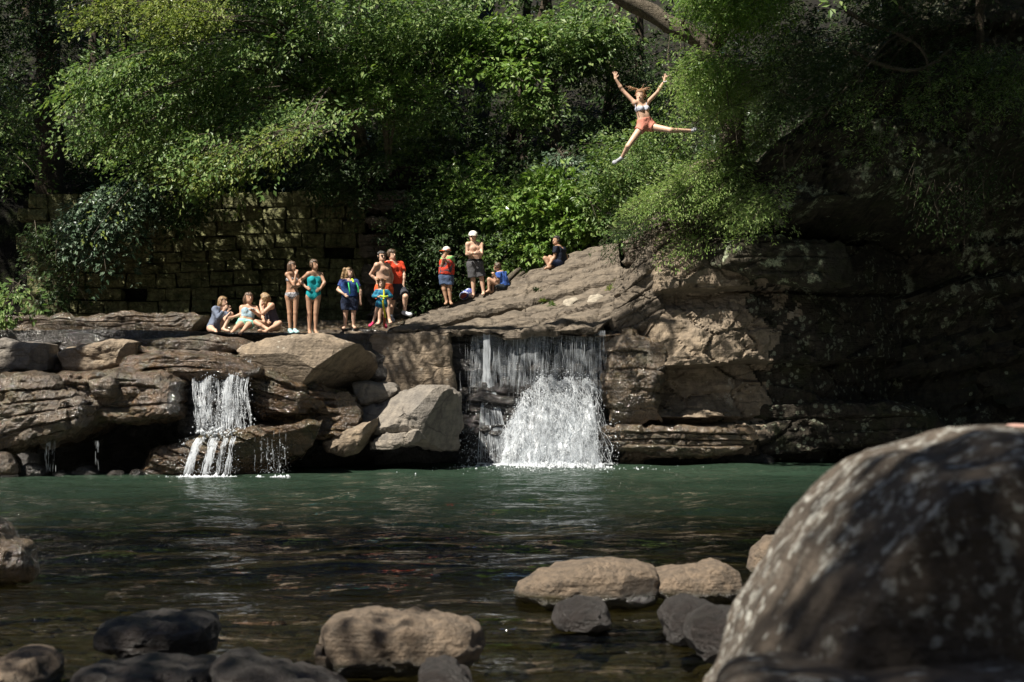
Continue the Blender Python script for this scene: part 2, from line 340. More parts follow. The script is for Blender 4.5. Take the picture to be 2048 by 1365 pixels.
# --- pool ----------------------------------------------------------
def f_bed(X, Yg):
    z = np.interp(Yg, [-4, 2, 5, 8, 11, 15, 22, 36], [.25, .05, -.1, -.16, -.3, -.8, -1.9, -2.2])
    return z + g_noise(X, Yg, .6, 31) * .12 + g_noise(X, Yg, 2.5, 33) * .05 + np.clip(np.abs(X) - 9, 0, 8) * .04
sheet('river_bed', f_bed, np.arange(-17, 17.1, .3), np.concatenate([np.arange(-4, 14, .2), np.arange(14, 38, .5)]), M['bed'])
def wave(X, Yg):
    a = np.interp(Yg, [3, 8, 12, 18, 24, 31, 36], [.006, .020, .036, .044, .036, .028, .018]); h = 0
    for f, s, w in ((1.0, 41, .9), (2.6, 43, .75), (5.5, 45, .34)):
        h = h + w * fbm(np.stack([X * f * (.6 if f < 2 else .33), Yg * f, 0 * X], -1), s, 2)
    fall = np.exp(-((X - .9) / 2.2) ** 2 - ((Yg - 30.6) / 2.2) ** 2) * .03 * fbm(np.stack([X * 4, Yg * 4, 0 * X], -1), 47, 3)
    return a * h * 2.0 + fall
ysw = [2.0]
while ysw[-1] < 36.5: ysw.append(ysw[-1] + np.interp(ysw[-1], [2, 8, 16, 36], [.05, .06, .085, .12]))
t = NT('pool_water'); co = t.coord((.5, 1, 1)); pos = t.n('SeparateXYZ'); t.set(pos.inputs[0], t.n('NewGeometry').outputs['Position'])
co = t.coord((.28, 1, 1)); hb = t.math('ADD', t.noise(co, 5.0, 3, .55), t.math('MULTIPLY', t.noise(co, 13, 3, .55), .45)); nb = t.bump(hb, 1.0, .13)
deep = t.ramp(t.math('ADD', pos.outputs[1], t.math('MULTIPLY', t.noise(t.coord(), .35, 3), 3)), 0, 1); dr = t.n('MapRange', i_1=17.0, i_2=31.0); t.set(dr.inputs[0], t.math('ADD', pos.outputs[1], t.math('MULTIPLY', t.noise(t.coord(), .4, 3), 3)))
tp = t.n('BsdfTransparent'); tp.inputs[0].default_value = (.46, .44, .29, 1)
df = t.n('BsdfDiffuse'); t.set(df.inputs[0], t.mix(t.ramp(t.noise(t.coord((.4, 1, 1)), .5, 3), .3, .7), (.015, .031, .020), (.025, .042, .028)))
under = t.n('MixShader'); t.set(under.inputs[0], t.math('MULTIPLY', dr.outputs[0], .96)); t.set(under.inputs[1], tp.outputs[0]); t.set(under.inputs[2], df.outputs[0])
gl = t.n('BsdfGlossy', i_Roughness=.025); gl.inputs[0].default_value = (1, 1, 1, 1); t.set(gl.inputs['Normal'], nb)
fr = t.n('Fresnel', i_IOR=1.33); t.set(fr.inputs['Normal'], nb)
top = t.n('MixShader'); t.set(top.inputs[0], fr.outputs[0]); t.set(top.inputs[1], under.outputs[0]); t.set(top.inputs[2], gl.outputs[0])
M['water'] = t.done(top.outputs[0])
sheet('pool_water', wave, np.arange(-16.1, 15.01, .15), np.array(ysw), M['water'])

# --- left ledge rocks ------------------------------------------------
L = 'rocks of the left ledge'
rock('ledge_rock', [(-60, 684), (10, 678), (100, 684), (108, 712), (104, 742), (40, 748), (-60, 748)], 28.3, M['grey_rock'], 'grey flat-topped block at the far left end of the ledge', 1.2, .5, 5, rough=.05, cuts=5, seed=11, group=L)
rock('ledge_rock', [(112, 712), (135, 695), (235, 678), (285, 690), (290, 712), (255, 735), (190, 748), (122, 745)], 28.6, M['sandstone'], 'tan block beside the narrow water chute on the left ledge', 1.2, .5, 5, rough=.05, cuts=5, seed=12, group=L)
rock('ledge_rock', [(235, 684), (330, 672), (420, 668), (500, 676), (520, 690), (470, 712), (380, 716), (270, 712)], 29.3, M['damp_rock'], 'low damp slab at the head of the left cascade', 1.2, .5, 4, rough=.05, strata=.05, seed=13, group=L)
rock('ledge_rock', [(-80, 730), (60, 712), (250, 700), (430, 700), (560, 712), (640, 760), (720, 800), (720, 870), (600, 872), (470, 862), (330, 842), (150, 850), (-80, 850)], 29.0, M['wet_rock'], 'broad wet brown body of the left ledge showing between its blocks', 1.5, .5, 6, rough=.10, strata=.16, sh=.16, dip=.1, crack=.04, seed=9, n=300, rings=44, group=L)
rock('ledge_rock', [(20, 655), (60, 648), (140, 668), (142, 682), (80, 690), (10, 680)], 30.6, M['damp_rock'], 'low dark stone behind the far left grey block', .8, .3, 3, n=70, rings=14, seed=14, group=L)
rock('ledge_rock', [(-80, 748), (20, 742), (105, 742), (130, 760), (180, 790), (190, 850), (150, 884), (60, 908), (-80, 915)], 26.7, M['damp_rock'], 'layered tan bank sloping at the far left edge of the pool', 1.8, .7, 3, rough=.1, strata=.15, sh=.24, dip=-.25, crack=.05, cs=.7, seed=15, n=220, rings=44, group=L)
rock('ledge_rock', [(105, 742), (250, 738), (330, 742), (372, 765), (374, 800), (372, 835), (320, 850), (240, 852), (160, 878), (90, 900), (70, 870), (100, 800)], 27.4, M['wet_rock'], 'big wet brown overhanging ledge left of the cascade', 2.2, .8, 5, rough=.09, strata=.11, sh=.45, crack=.05, cs=.6, seed=16, n=260, rings=48, group=L)
rock('ledge_rock', [(180, 760), (225, 754), (240, 770), (238, 795), (212, 806), (184, 800)], 26.75, M['damp_rock'], 'small square wet block set into the brown ledge', .5, .25, 5, n=60, rings=12, cuts=4, seed=17, group=L)
rock('ledge_rock', [(250, 712), (330, 706), (430, 708), (500, 716), (540, 745), (500, 775), (430, 770), (370, 768), (300, 745), (240, 738)], 28.2, M['wet_rock'], 'wet brown step where the left cascade tips over', 1.5, .6, 4, rough=.06, strata=.10, sh=.12, seed=18, group=L)
rock('ledge_rock', [(365, 760), (420, 752), (490, 765), (520, 800), (512, 850), (470, 872), (400, 878), (368, 860), (355, 810)], 28.3, M['fall_rock'], 'dark wet rock face behind the left cascade', 1.5, .5, 4, rough=.10, strata=.10, seed=19, group=L)
rock('ledge_rock', [(490, 740), (545, 730), (600, 768), (640, 800), (655, 815), (600, 830), (520, 850), (496, 815)], 28.6, M['wet_rock'], 'wet slope of brown rock under the pale wedge boulder', 1.5, .5, 4, rough=.08, strata=.12, sh=.1, dip=.35, seed=20, group=L)
rock('ledge_rock', [(255, 946), (262, 925), (320, 895), (400, 872), (500, 850), (600, 838), (652, 845), (655, 868), (630, 895), (560, 935), (540, 952), (400, 956), (300, 956)], 27.5, M['wet_rock'], 'long tilted wet slab at the foot of the left cascade', 1.2, .55, 4, rough=.07, strata=.11, sh=.2, dip=.45, crack=.03, seed=21, n=220, rings=40, group=L,
     planes=[((450, 905, 27.0), (.25, -.75, -.6))])
rock('ledge_rock', [(-60, 908), (20, 905), (36, 925), (34, 950), (-60, 960)], 26.0, M['damp_rock'], 'brown stone at the waterline under the left bank', .8, .3, 3, n=70, rings=14, seed=22, group=L)
for k, (a, b, w, h) in enumerate(((62, 945, 30, 22), (120, 948, 22, 14), (170, 948, 30, 16), (225, 950, 26, 12), (275, 948, 22, 14))):
    rock('waterline_stone', [(a - w, b), (a - w * .6, b - h * .7), (a, b - h), (a + w * .7, b - h * .6), (a + w, b), (a + w * .8, b + 12), (a - w * .8, b + 12)], 26.4 + .1 * k, M['fall_rock'], 'small wet stone in the dark under the left overhang', .4, .2, 2.5, n=50, rings=10, seed=40 + k, group='wet stones under the left overhang')
rock('boulder', [(478, 702), (520, 684), (590, 672), (640, 668), (700, 688), (742, 705), (758, 738), (762, 762), (738, 786), (690, 802), (640, 806), (600, 790), (560, 768), (505, 740)], 29.2, M['sandstone'],
     'big pale wedge boulder below the standing girls, its right side in shadow', 1.6, 1.0, 4.0, rough=.07, crack=.03, cs=.7, cuts=12, cutd=(.80, .95), strata=.05, sh=.3, dip=.2, seed=23, n=240, rings=46, center=(628, 720, 29.2),
     planes=[((632, 735, 28.3), (.62, -.30, -.72)), ((590, 770, 28.4), (.1, -.6, -.75)), ((560, 715, 28.25), (-.25, -.85, .45))])
rock('boulder', [(706, 768), (740, 763), (790, 768), (800, 790), (772, 806), (712, 810)], 29.7, M['grey_rock'], 'small pale block wedged between two boulders', .7, .35, 6, n=80, rings=16, cuts=5, seed=24)
rock('boulder', [(712, 820), (760, 805), (800, 782), (850, 768), (900, 766), (918, 790), (925, 850), (915, 900), (860, 905), (800, 880), (725, 862)], 29.6, M['grey_rock'], 'rounded grey boulder beside the main waterfall', 1.4, .9, 3.4, rough=.08, crack=.03, cs=.7, cuts=12, cutd=(.80, .95), seed=25, n=220, rings=42,
     planes=[((868, 830, 28.9), (.75, -.6, -.25)), ((820, 800, 29.0), (-.4, -.6, .6))])
rock('boulder', [(648, 886), (700, 856), (760, 832), (770, 846), (740, 880), (720, 905), (690, 912), (655, 905)], 29.0, M['sandstone'], 'tan slanting stone in front of the grey boulder', 1.0, .5, 3, n=120, rings=24, rough=.05, cuts=4, seed=26)
rock('boulder', [(735, 880), (775, 862), (850, 858), (862, 878), (830, 898), (780, 905), (735, 902)], 29.0, M['grey_rock'], 'cracked pale lump low on the grey boulder', .9, .45, 3, n=120, rings=24, rough=.07, crack=.04, cs=2, seed=27)
rock('boulder', [(618, 815), (640, 802), (700, 806), (712, 830), (690, 860), (645, 872), (622, 850)], 29.1, M['damp_rock'], 'mossy brown boulder under the wedge boulder', 1.0, .5, 3, n=100, rings=20, rough=.08, crack=.05, seed=28)
# --- wall behind the falls ---------------------------------------------
rock('fall_wall', [(680, 655), (760, 660), (1000, 663), (1240, 660), (1262, 700), (1258, 960), (680, 960)], 32.0, M['fall_rock'], 'dark wet rock wall behind the main waterfall', 1.5, .7, 9, rough=.07, fr=1.3, strata=.12, sh=.33, crack=.035, cs=1.0, seed=29, n=320, rings=60, cat='rock wall', edge=.01)
rock('wall_buttress', [(690, 662), (780, 662), (905, 664), (908, 720), (915, 790), (880, 800), (800, 800), (700, 790)], 31.4, M['sandstone'], 'smooth pale rock wall left of the waterfall, speckled with leaf shadow', .8, .5, 9, rough=.05, seed=30, n=200, rings=40, cat='rock wall', edge=.012)
rock('wall_buttress', [(905, 775), (980, 760), (1210, 765), (1215, 800), (1205, 950), (930, 950), (915, 850)], 31.6, M['fall_rock'], 'lower step of black rock inside the main waterfall', .8, .6, 5, rough=.12, strata=.12, seed=31, n=200, rings=40, cat='rock wall')
# --- sloping slab above the falls -------------------------------------
slab = rock('sloping_slab', [(770, 662, 31.0), (1000, 664, 31.0), (1190, 662, 31.0), (1222, 640, 31.4), (1240, 590, 32.4), (1246, 545, 33.6), (1238, 488, 35.4), (1180, 497, 35.6), (1120, 520, 35.6), (1060, 548, 35.3), (1000, 572, 35.0), (930, 598, 34.6), (870, 618, 34.0), (815, 640, 32.4), (780, 655, 31.3)], 31, M['slab_rock'],
    'long sloping layered slab above the waterfall with people on its top edge', .22, .05, 7, rough=.06, fr=.8, strata=.16, sh=.22, dip=-.30, crack=.04, cs=.42, seed=33, n=420, rings=70, center=(1060, 610, 33.2), cat='rock slab', edge=.012)
from mathutils.bvhtree import BVHTree
def surf_of(o):
    me = o.data; vs = [o.matrix_basis @ v.co for v in me.vertices]; bv = BVHTree.FromPolygons(vs, [tuple(p.vertices) for p in me.polygons]); co = Vector(P(1024, 682.5, 0.0))
    def hit(px, py):
        d = Vector(P(px, py, 30.0)) - Vector((0, 0, CAMZ)); h = bv.ray_cast(Vector((0, 0, CAMZ)), d.normalized()); return (np.array(h[0]), np.array(h[1])) if h[0] else (P(px, py, 33), np.array([0, -.7, .7]))
    return hit
slab_hit = surf_of(slab)
lich = plain('pale_lichen', (.23, .205, .165), .95, .1, .4)
for (a, b) in ((1140, 604), (1189, 597)):
    V = []; ng = 18
    for rr in (0, .5, .85, 1.0):
        for q in np.linspace(0, 2 * math.pi, ng, endpoint=False):
            w = rr * (.95 + .10 * math.sin(3 * q + a) + .10 * math.sin(5 * q)); x = a + 17 * w * math.cos(q); y = b + 8 * w * math.sin(q) - .28 * 17 * w * math.cos(q)
            h, n_ = slab_hit(x, y); n_ = n_ if n_[1] < 0 else -n_; V.append(h + n_ * (.022 if rr < .9 else -.01))
    j = np.arange(ng); j2 = (j + 1) % ng; mk('lichen_patch', np.array(V), np.concatenate([np.stack([i * ng + j, i * ng + j2, (i + 1) * ng + j2, (i + 1) * ng + j], -1) for i in range(3)]), lich, slab)
# --- right of the falls -------------------------------------------------
Rg = 'rocks right of the waterfall'
rock('cliff_rock', [(1205, 660), (1225, 600), (1250, 540), (1280, 500), (1330, 480), (1345, 530), (1330, 600), (1320, 680), (1300, 700), (1230, 690)], 32.0, M['slab_rock'], 'dark upright rib of rock at the right end of the sloping slab', 1.6, .7, 3.5, rough=.09, strata=.12, sh=.3, dip=-.6, crack=.03, cs=.5, seed=50, n=180, rings=36, group=Rg)
rock('cliff_rock', [(1240, 488), (1270, 455), (1330, 420), (1420, 430), (1450, 470), (1400, 500), (1310, 520), (1250, 530)], 32.8, M['slab_rock'], 'layered rock under the hemlock bush', 1.8, .7, 3.5, rough=.1, strata=.15, sh=.16, dip=-.3, seed=51, n=180, rings=36, group=Rg)
rock('cliff_rock', [(1215, 690), (1260, 660), (1320, 690), (1330, 730), (1320, 800), (1330, 850), (1250, 860), (1215, 850), (1205, 760)], 31.3, M['damp_rock'], 'dappled dark rock face just right of the falling water', 1.8, .8, 4, rough=.09, strata=.10, sh=.4, crack=.02, cs=.5, seed=54, n=200, rings=40, group=Rg)
rock('cliff_rock', [(1195, 862), (1240, 850), (1400, 846), (1500, 858), (1525, 882), (1490, 902), (1400, 915), (1320, 912), (1250, 900), (1196, 890)], 31.0, M['damp_rock'], 'long wet slab at the waterline right of the falls', 1.5, .6, 3.5, rough=.08, strata=.14, sh=.14, crack=.03, seed=57, n=260, rings=44, group=Rg)
rock('cliff_rock', [(1195, 895), (1300, 890), (1420, 900), (1540, 890), (1560, 945), (1195, 945)], 32.0, M['fall_rock'], 'black undercut rock beneath the long wet slab', 1.5, .5, 4, rough=.1, seed=58, n=140, rings=26, group=Rg)
rock('cliff_rock', [(1365, 340), (1385, 325), (1420, 316), (1500, 322), (1570, 350), (1550, 420), (1440, 430), (1385, 380)], 32.6, M['sandstone'], 'small sunlit ledge of rock the jumper left from', .7, .3, 3, n=70, rings=14, rough=.05, seed=59, group=Rg)
# --- right cliff: stepped overhang ------------------------------------
def cliff(name, xs, zs, fy, m, label, thick=3.0, zb=-2, zt=None):
    X, Z = np.meshgrid(xs, zs); Z = zb + Z * ((zt or ztop)(X) - zb + .25 * fbm(np.stack([X * 1.5, 0 * X, 0 * X], -1), 2, 3)); Yf = fy(X, Z)
    nx, nz = len(xs), len(zs)
    V = np.concatenate([np.stack([X.ravel(), Yf.ravel(), Z.ravel()], -1), np.stack([X.ravel(), np.maximum(Yf.ravel() + 1, 36 + 0 * Yf.ravel() + thick), Z.ravel()], -1)])
    a = np.arange(nx * nz).reshape(nz, nx); b = a + nx * nz
    q = lambda a0, a1, a2, a3: np.stack([a0, a1, a2, a3], -1).reshape(-1, 4)
    Fq = [q(a[:-1, :-1], a[:-1, 1:], a[1:, 1:], a[1:, :-1]), q(b[:-1, :-1], b[1:, :-1], b[1:, 1:], b[:-1, 1:]),
          q(a[-1, :-1], a[-1, 1:], b[-1, 1:], b[-1, :-1]), q(a[0, :-1], b[0, :-1], b[0, 1:], a[0, 1:]),
          q(a[:-1, 0], a[1:, 0], b[1:, 0], b[:-1, 0]), q(a[:-1, -1], b[:-1, -1], b[1:, -1], a[1:, -1])]
    return mk(name, V, [np.concatenate(Fq)], m, smooth=False, label=label, cat='cliff')
def fy_cliff(X, Z):
    q = np.stack([X, Z * 1.6, 0 * X], -1)
    base = 33.4 + (X - 4) * .28
    lip = 4.9 + (X - 4.5) * .36 + fbm(q * .5, 61, 3) * .35          # height of the overhang's lip rises to the right
    rise = np.clip((Z - (lip - 1.7)) / 1.7, 0, 1)
    out = rise ** 1.5 * np.clip(1.5 + (X - 4) * .8, 0, 4.6)
    above = np.clip(Z - lip, 0, 9); out = out - above * .35
    s = Z - X * .16 + fbm(q * .35, 63, 3) * .3; Ls = s / .42; li = np.floor(Ls); ff = Ls - li
    lay = (_h(li.astype(np.int64), np.zeros_like(li, np.int64), np.zeros_like(li, np.int64), 8) - .5) * .5 - .16 * np.clip(1 - np.minimum(ff, 1 - ff) / .1, 0, 1)
    w, cid = worley(np.stack([X * .7, Z * .9, 0 * X + 3.3], -1) + fbm(q * .8, 66, 3)[..., None] * .25, 67)
    return base - out - lay + fbm(q * .8, 69, 5) * .3 - (cid - .5) * .35 + .12 * np.clip(1 - w / .06, 0, 1)
def ztop(X): return 5.5 + np.clip(X - 4.2, 0, 20) * .95
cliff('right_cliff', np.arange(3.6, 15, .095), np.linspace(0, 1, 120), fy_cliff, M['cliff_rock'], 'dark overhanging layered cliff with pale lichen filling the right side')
def fy_ledges(X, Z):
    q = np.stack([X, Z * 1.3, 0 * X], -1)
    zz = Z - (X - 4) * .05 + fbm(q * .7, 161, 4) * .16
    zs_ = [-1, .10, .14, .5, .86, .90, 1.0, 1.04, 1.28, 1.5, 2.12, 2.17, 2.6, 3.3, 3.66, 3.70, 3.76, 3.80, 4.3, 4.9, 6.0]
    os_ = [.1, .1, .72, .85, .6, .12, .12, .80, .55, .25, .12, 1.05, 1.0, .68, .36, .32, .42, .95, .85, .35, -.6]
    out = np.interp(zz, zs_, os_)
    d = np.interp(zz, zs_, [.1, .1, .5, .6, .4, .12, .12, .22, .2, .2, .12, .7, .75, .68, .5, .32, .42, .8, .8, .5, -.4])
    g = np.clip((X - 4.7 + .5 * fbm(q * 1.1, 165, 3)) / .5, 0, 1); out = out * (1 - g) + d * g
    lf = np.clip((X - 2.85 + .25 * fbm(q * .9, 166, 3)) / .3, 0, 1); out = out * lf + (.35 + .18 * fbm(q * .8, 167, 4)) * (1 - lf)
    w, cid = worley(np.stack([X * .75 + Z * .2, Z * 1.1, 0 * X + 7.1], -1) + fbm(q * .7, 168, 4)[..., None] * .35, 169)
    w2, cid2 = worley(np.stack([X * 1.9, Z * 2.6, 0 * X + 2.1], -1) + fbm(q * 1.4, 171, 3)[..., None] * .3, 172)
    rid = 1 - np.abs(fbm(q * 1.1, 173, 4)) * 2
    return 31.9 + (X - 3) * .16 + np.clip(X - 6.5, 0, 9) ** 1.5 * .50 - out + (cid - .5) * .30 + (cid2 - .5) * .09 + .10 * np.clip(1 - w / .05, 0, 1) - rid * .10 + .05 * fbm(q * 5, 174, 3)
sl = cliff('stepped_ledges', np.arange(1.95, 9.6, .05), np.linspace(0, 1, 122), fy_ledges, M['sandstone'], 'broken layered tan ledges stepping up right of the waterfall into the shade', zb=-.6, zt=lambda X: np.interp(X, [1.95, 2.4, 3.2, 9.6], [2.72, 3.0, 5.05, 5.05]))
sl.data.materials.append(M['cliff_base'])      # darker lichen-grown stone further in; shade is partly put into its colour
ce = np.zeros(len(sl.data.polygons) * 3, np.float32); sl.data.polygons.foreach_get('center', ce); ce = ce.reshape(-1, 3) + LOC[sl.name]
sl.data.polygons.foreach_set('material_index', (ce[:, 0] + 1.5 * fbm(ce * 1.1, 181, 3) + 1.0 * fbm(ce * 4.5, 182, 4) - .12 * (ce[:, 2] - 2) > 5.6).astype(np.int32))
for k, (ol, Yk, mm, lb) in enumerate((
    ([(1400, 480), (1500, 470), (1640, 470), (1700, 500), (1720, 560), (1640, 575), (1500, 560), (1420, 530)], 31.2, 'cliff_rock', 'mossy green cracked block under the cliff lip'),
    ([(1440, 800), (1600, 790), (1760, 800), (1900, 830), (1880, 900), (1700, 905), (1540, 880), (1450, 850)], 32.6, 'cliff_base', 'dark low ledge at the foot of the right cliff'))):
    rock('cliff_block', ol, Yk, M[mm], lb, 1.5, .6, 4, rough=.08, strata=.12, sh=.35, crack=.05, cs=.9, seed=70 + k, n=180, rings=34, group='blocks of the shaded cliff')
# --- foreground stones ----------------------------------------------------
Fg = 'stones in the near shallows'
rock('boulder', [(1430, 1440), (1462, 1340), (1486, 1270), (1535, 1180), (1592, 1100), (1664, 1014), (1718, 956), (1752, 920), (1790, 897), (1840, 892), (1880, 876), (1925, 853), (2000, 846), (2100, 850), (2300, 940), (2400, 1200), (2400, 1560), (1900, 1560), (1400, 1480)], 4.3, M['boulder_rock'],
     'huge lichen-spotted boulder filling the lower right corner', 1.2, .95, 2.3, rough=.024, fr=1.3, seed=80, n=260, rings=60, smooth=True, edge=.012, center=(1880, 1250, 4.3),
     planes=[((1735, 1150, 3.74), (-.72, -.48, .5)), ((1735, 1150, 3.66), (.20, -.97, .04))])
rock('boulder', [(1975, 876), (2005, 864), (2060, 860), (2140, 862), (2160, 890), (2100, 905), (1985, 895)], 5.0, plain('pink_rock', (.36, .22, .18), .9, .2, .25), 'pinkish rock top peeping over the huge boulder', .4, .2, 3, rough=.01, n=70, rings=14, seed=81)
rock('boulder', [(1440, 1365), (1480, 1345), (1600, 1338), (1800, 1330), (2100, 1335), (2100, 1460), (1440, 1460)], 3.55, M['boulder_rock'], 'low flat rock along the bottom edge under the huge boulder', .4, .2, 3, rough=.02, n=120, rings=20, seed=82)
stones = [
    ([(1024, 1190), (1030, 1168), (1075, 1140), (1150, 1125), (1220, 1122), (1280, 1130), (1318, 1150), (1320, 1195), (1270, 1212), (1150, 1214), (1050, 1210)], 10.3, 'river_stone', 'long tan stone standing in the water left of its notched neighbour', 3),
    ([(1268, 1165), (1310, 1142), (1400, 1126), (1450, 1126), (1472, 1142), (1474, 1190), (1430, 1204), (1340, 1206), (1295, 1195)], 10.5, 'river_stone', 'tan block with a square right end standing in the water', 3.5),
    ([(1100, 1245), (1120, 1215), (1165, 1203), (1205, 1212), (1218, 1240), (1190, 1262), (1120, 1262)], 9.3, 'dark_stone', 'small brown wet stone in front of the long tan stone', 2.5),
    ([(1318, 1240), (1330, 1205), (1370, 1194), (1420, 1206), (1425, 1260), (1390, 1290), (1330, 1275)], 8.9, 'dark_stone', 'dark rounded stone beside the huge boulder', 2.5),
    ([(1360, 1270), (1375, 1232), (1420, 1215), (1500, 1216), (1540, 1250), (1540, 1330), (1440, 1330), (1380, 1310)], 7.9, 'dark_stone', 'dark stone with a brown top touching the huge boulder', 2.5),
    ([(1494, 1140), (1505, 1105), (1540, 1072), (1570, 1068), (1600, 1080), (1600, 1160), (1520, 1165)], 11.6, 'river_stone', 'tan stone half hidden behind the huge boulder', 2.5),
    ([(655, 1290), (652, 1262), (672, 1240), (730, 1230), (790, 1238), (820, 1224), (870, 1228), (940, 1232), (966, 1250), (976, 1290), (968, 1325), (900, 1345), (760, 1345), (665, 1335)], 7.8, 'river_stone', 'pale lumpy stone at bottom centre lit from above', 3),
    ([(628, 1300), (634, 1275), (655, 1268), (680, 1290), (682, 1330), (640, 1330)], 7.75, 'river_stone', 'small yellowish knob at the left end of the pale lumpy stone', 2.5),
    ([(203, 1285), (208, 1255), (240, 1235), (310, 1226), (390, 1228), (430, 1238), (446, 1268), (440, 1300), (380, 1316), (250, 1312)], 8.2, 'dark_stone', 'dark oval stone with a reddish right end at lower left', 2.8),
    ([(130, 1375), (150, 1338), (200, 1316), (300, 1314), (420, 1325), (450, 1375), (450, 1420), (130, 1420)], 7.2, 'dark_stone', 'dark stone under the reddish oval stone', 2.5),
    ([(-60, 1330), (20, 1305), (80, 1310), (105, 1345), (100, 1390), (-60, 1390)], 7.2, 'river_stone', 'brown stone cut by the bottom left corner', 2.5),
    ([(425, 1345), (432, 1308), (470, 1312), (560, 1332), (640, 1345), (700, 1380), (600, 1420), (420, 1420)], 7.1, 'dark_stone', 'dark slanting stone between the oval and the pale stones', 2.5),
    ([(830, 1360), (840, 1335), (880, 1325), (920, 1335), (955, 1358), (950, 1390), (840, 1390)], 6.9, 'dark_stone', 'grey stone at the bottom edge in front of the pale stone', 2.5),
    ([(-80, 1060), (-40, 1020), (0, 1030), (20, 1065), (55, 1090), (66, 1130), (60, 1158), (0, 1170), (-80, 1170)], 11.4, 'damp_rock', 'tan stone with a green waterline cut by the left edge', 2.5)]
for k, (ol, Yk, mm, lb, pp) in enumerate(stones):
    rock('river_rock', ol, Yk, M[mm], lb, .45, .35, pp, rough=.035, fr=2.0, seed=90 + k, n=140, rings=28, cuts=6, cutd=(.88, .97), smooth=True, edge=.012, group=Fg)
# cobbles on the bed under the shallow water: one uncountable mass
b = MB(); rg = np.random.default_rng(5)
for k in range(420):
    y = rg.uniform(5.5, 14); x = rg.uniform(-.42, .42) * y; r = rg.uniform(.05, .16)
    a = np.linspace(0, 2 * math.pi, 8, endpoint=False); rows = []
    for e in (-.6, 0, .6): rows.append(np.stack([x + r * 1.3 * np.cos(a) * math.cos(e), y + r * np.sin(a) * math.cos(e), 0 * a + f_bed(np.array([x]), np.array([y]))[0] + r * .5 * math.sin(e)], -1))
    V = np.concatenate(rows + [[[x, y, f_bed(np.array([x]), np.array([y]))[0] + r * .5]]]); V += fbm(V * 5, 3, 2)[:, None] * r * .3
    j = np.arange(8); j2 = (j + 1) % 8
    b.add(V, [np.concatenate([np.stack([i * 8 + j, i * 8 + j2, i * 8 + 8 + j2, i * 8 + 8 + j], -1) for i in (0, 1)]), np.stack([16 + j, 16 + j2, 24 + 0 * j], -1)])
b.build('river_cobbles', M['bed'], kind='stuff', label='brown cobbles lying under the shallow water', cat='cobbles')
# --- old masonry wall ------------------------------------------------------
wall = thing('masonry_wall', 'old mossy retaining wall of rough stone blocks behind the swimmers', 'stone wall', P(400, 640, 38.0))
mbk = MB(); V = []
x0, x1, y0, y1 = -13.2, -3.1, 38.25, 39.6; z0, z1 = 3.2, 6.75
V = np.array([[x, y, z] for z in (z0, z1) for y in (y0, y1) for x in (x0, x1)]); mk('mortar_core', V, [[[0, 1, 5, 4], [1, 3, 7, 5], [3, 2, 6, 7], [2, 0, 4, 6], [4, 5, 7, 6], [0, 2, 3, 1]]], M['soil'], wall, smooth=False)
protos = []
for k in range(8):
    g = np.linspace(-.5, .5, 5); bm = MB()
    # rounded rough block: subdivided box faces
    for ax in range(3):
        for sgn in (-1, 1):
            if ax == 1 and sgn == 1: continue
            A, B = np.meshgrid(g, g); C = np.full_like(A, .5 * sgn); o = [None] * 3; o[ax] = C.ravel(); o[(ax + 1) % 3] = A.ravel(); o[(ax + 2) % 3] = B.ravel()
            Vv = np.stack(o, -1); a = np.arange(25).reshape(5, 5); Q = np.stack([a[:-1, :-1], a[:-1, 1:], a[1:, 1:], a[1:, :-1]], -1).reshape(-1, 4)
            bm.add(Vv, Q if sgn > 0 else Q[:, ::-1])
    Vv = np.concatenate(bm.V); r = np.abs(Vv * 2); e = np.sort(r, axis=1)[:, 1]
    Vv = Vv * (1 - .09 * np.clip(e - .5, 0, 1))[:, None] + np.stack([fbm(Vv * 1.6 + k * 9, s, 3) for s in (1, 2, 3)], -1) * [.07, .16, .09]
    me = bpy.data.meshes.new('stone'); me.from_pydata(Vv.tolist(), [], np.concatenate(bm.F).tolist()); me.materials.append(M['masonry']); protos.append(me)
rg = np.random.default_rng(8); z = z0 - .1; row = 0; ns = 0
while z < 6.7:
    h = rg.uniform(.27, .42); x = -13.3 + rg.uniform(0, .5); end = -3.0 - .12 * max(0, row - 1) + rg.uniform(-.25, .2)
    while x < end:
        w = rg.uniform(.42, .95)
        if rg.random() > .03:
            o = bpy.data.objects.new('stone', protos[rg.integers(8)]); COL.objects.link(o); o.parent = wall
            zz = z + .05 * math.sin(x * .8) + .09 * (x + 8) * .1
            o.location = Vector((x + w / 2, 38.28 + rg.uniform(-.09, .06), zz + h / 2)) - wall.location
            o.scale = (w * rg.uniform(.95, 1.0), .7, h * rg.uniform(.94, 1.0)); o.rotation_euler = (rg.uniform(-.03, .03), rg.uniform(-.025, .025), rg.uniform(-.05, .05)); ns += 1
        x += w
    z += h; row += 1
print('stones', ns)
Wg = 'rough ledges at the wall end'
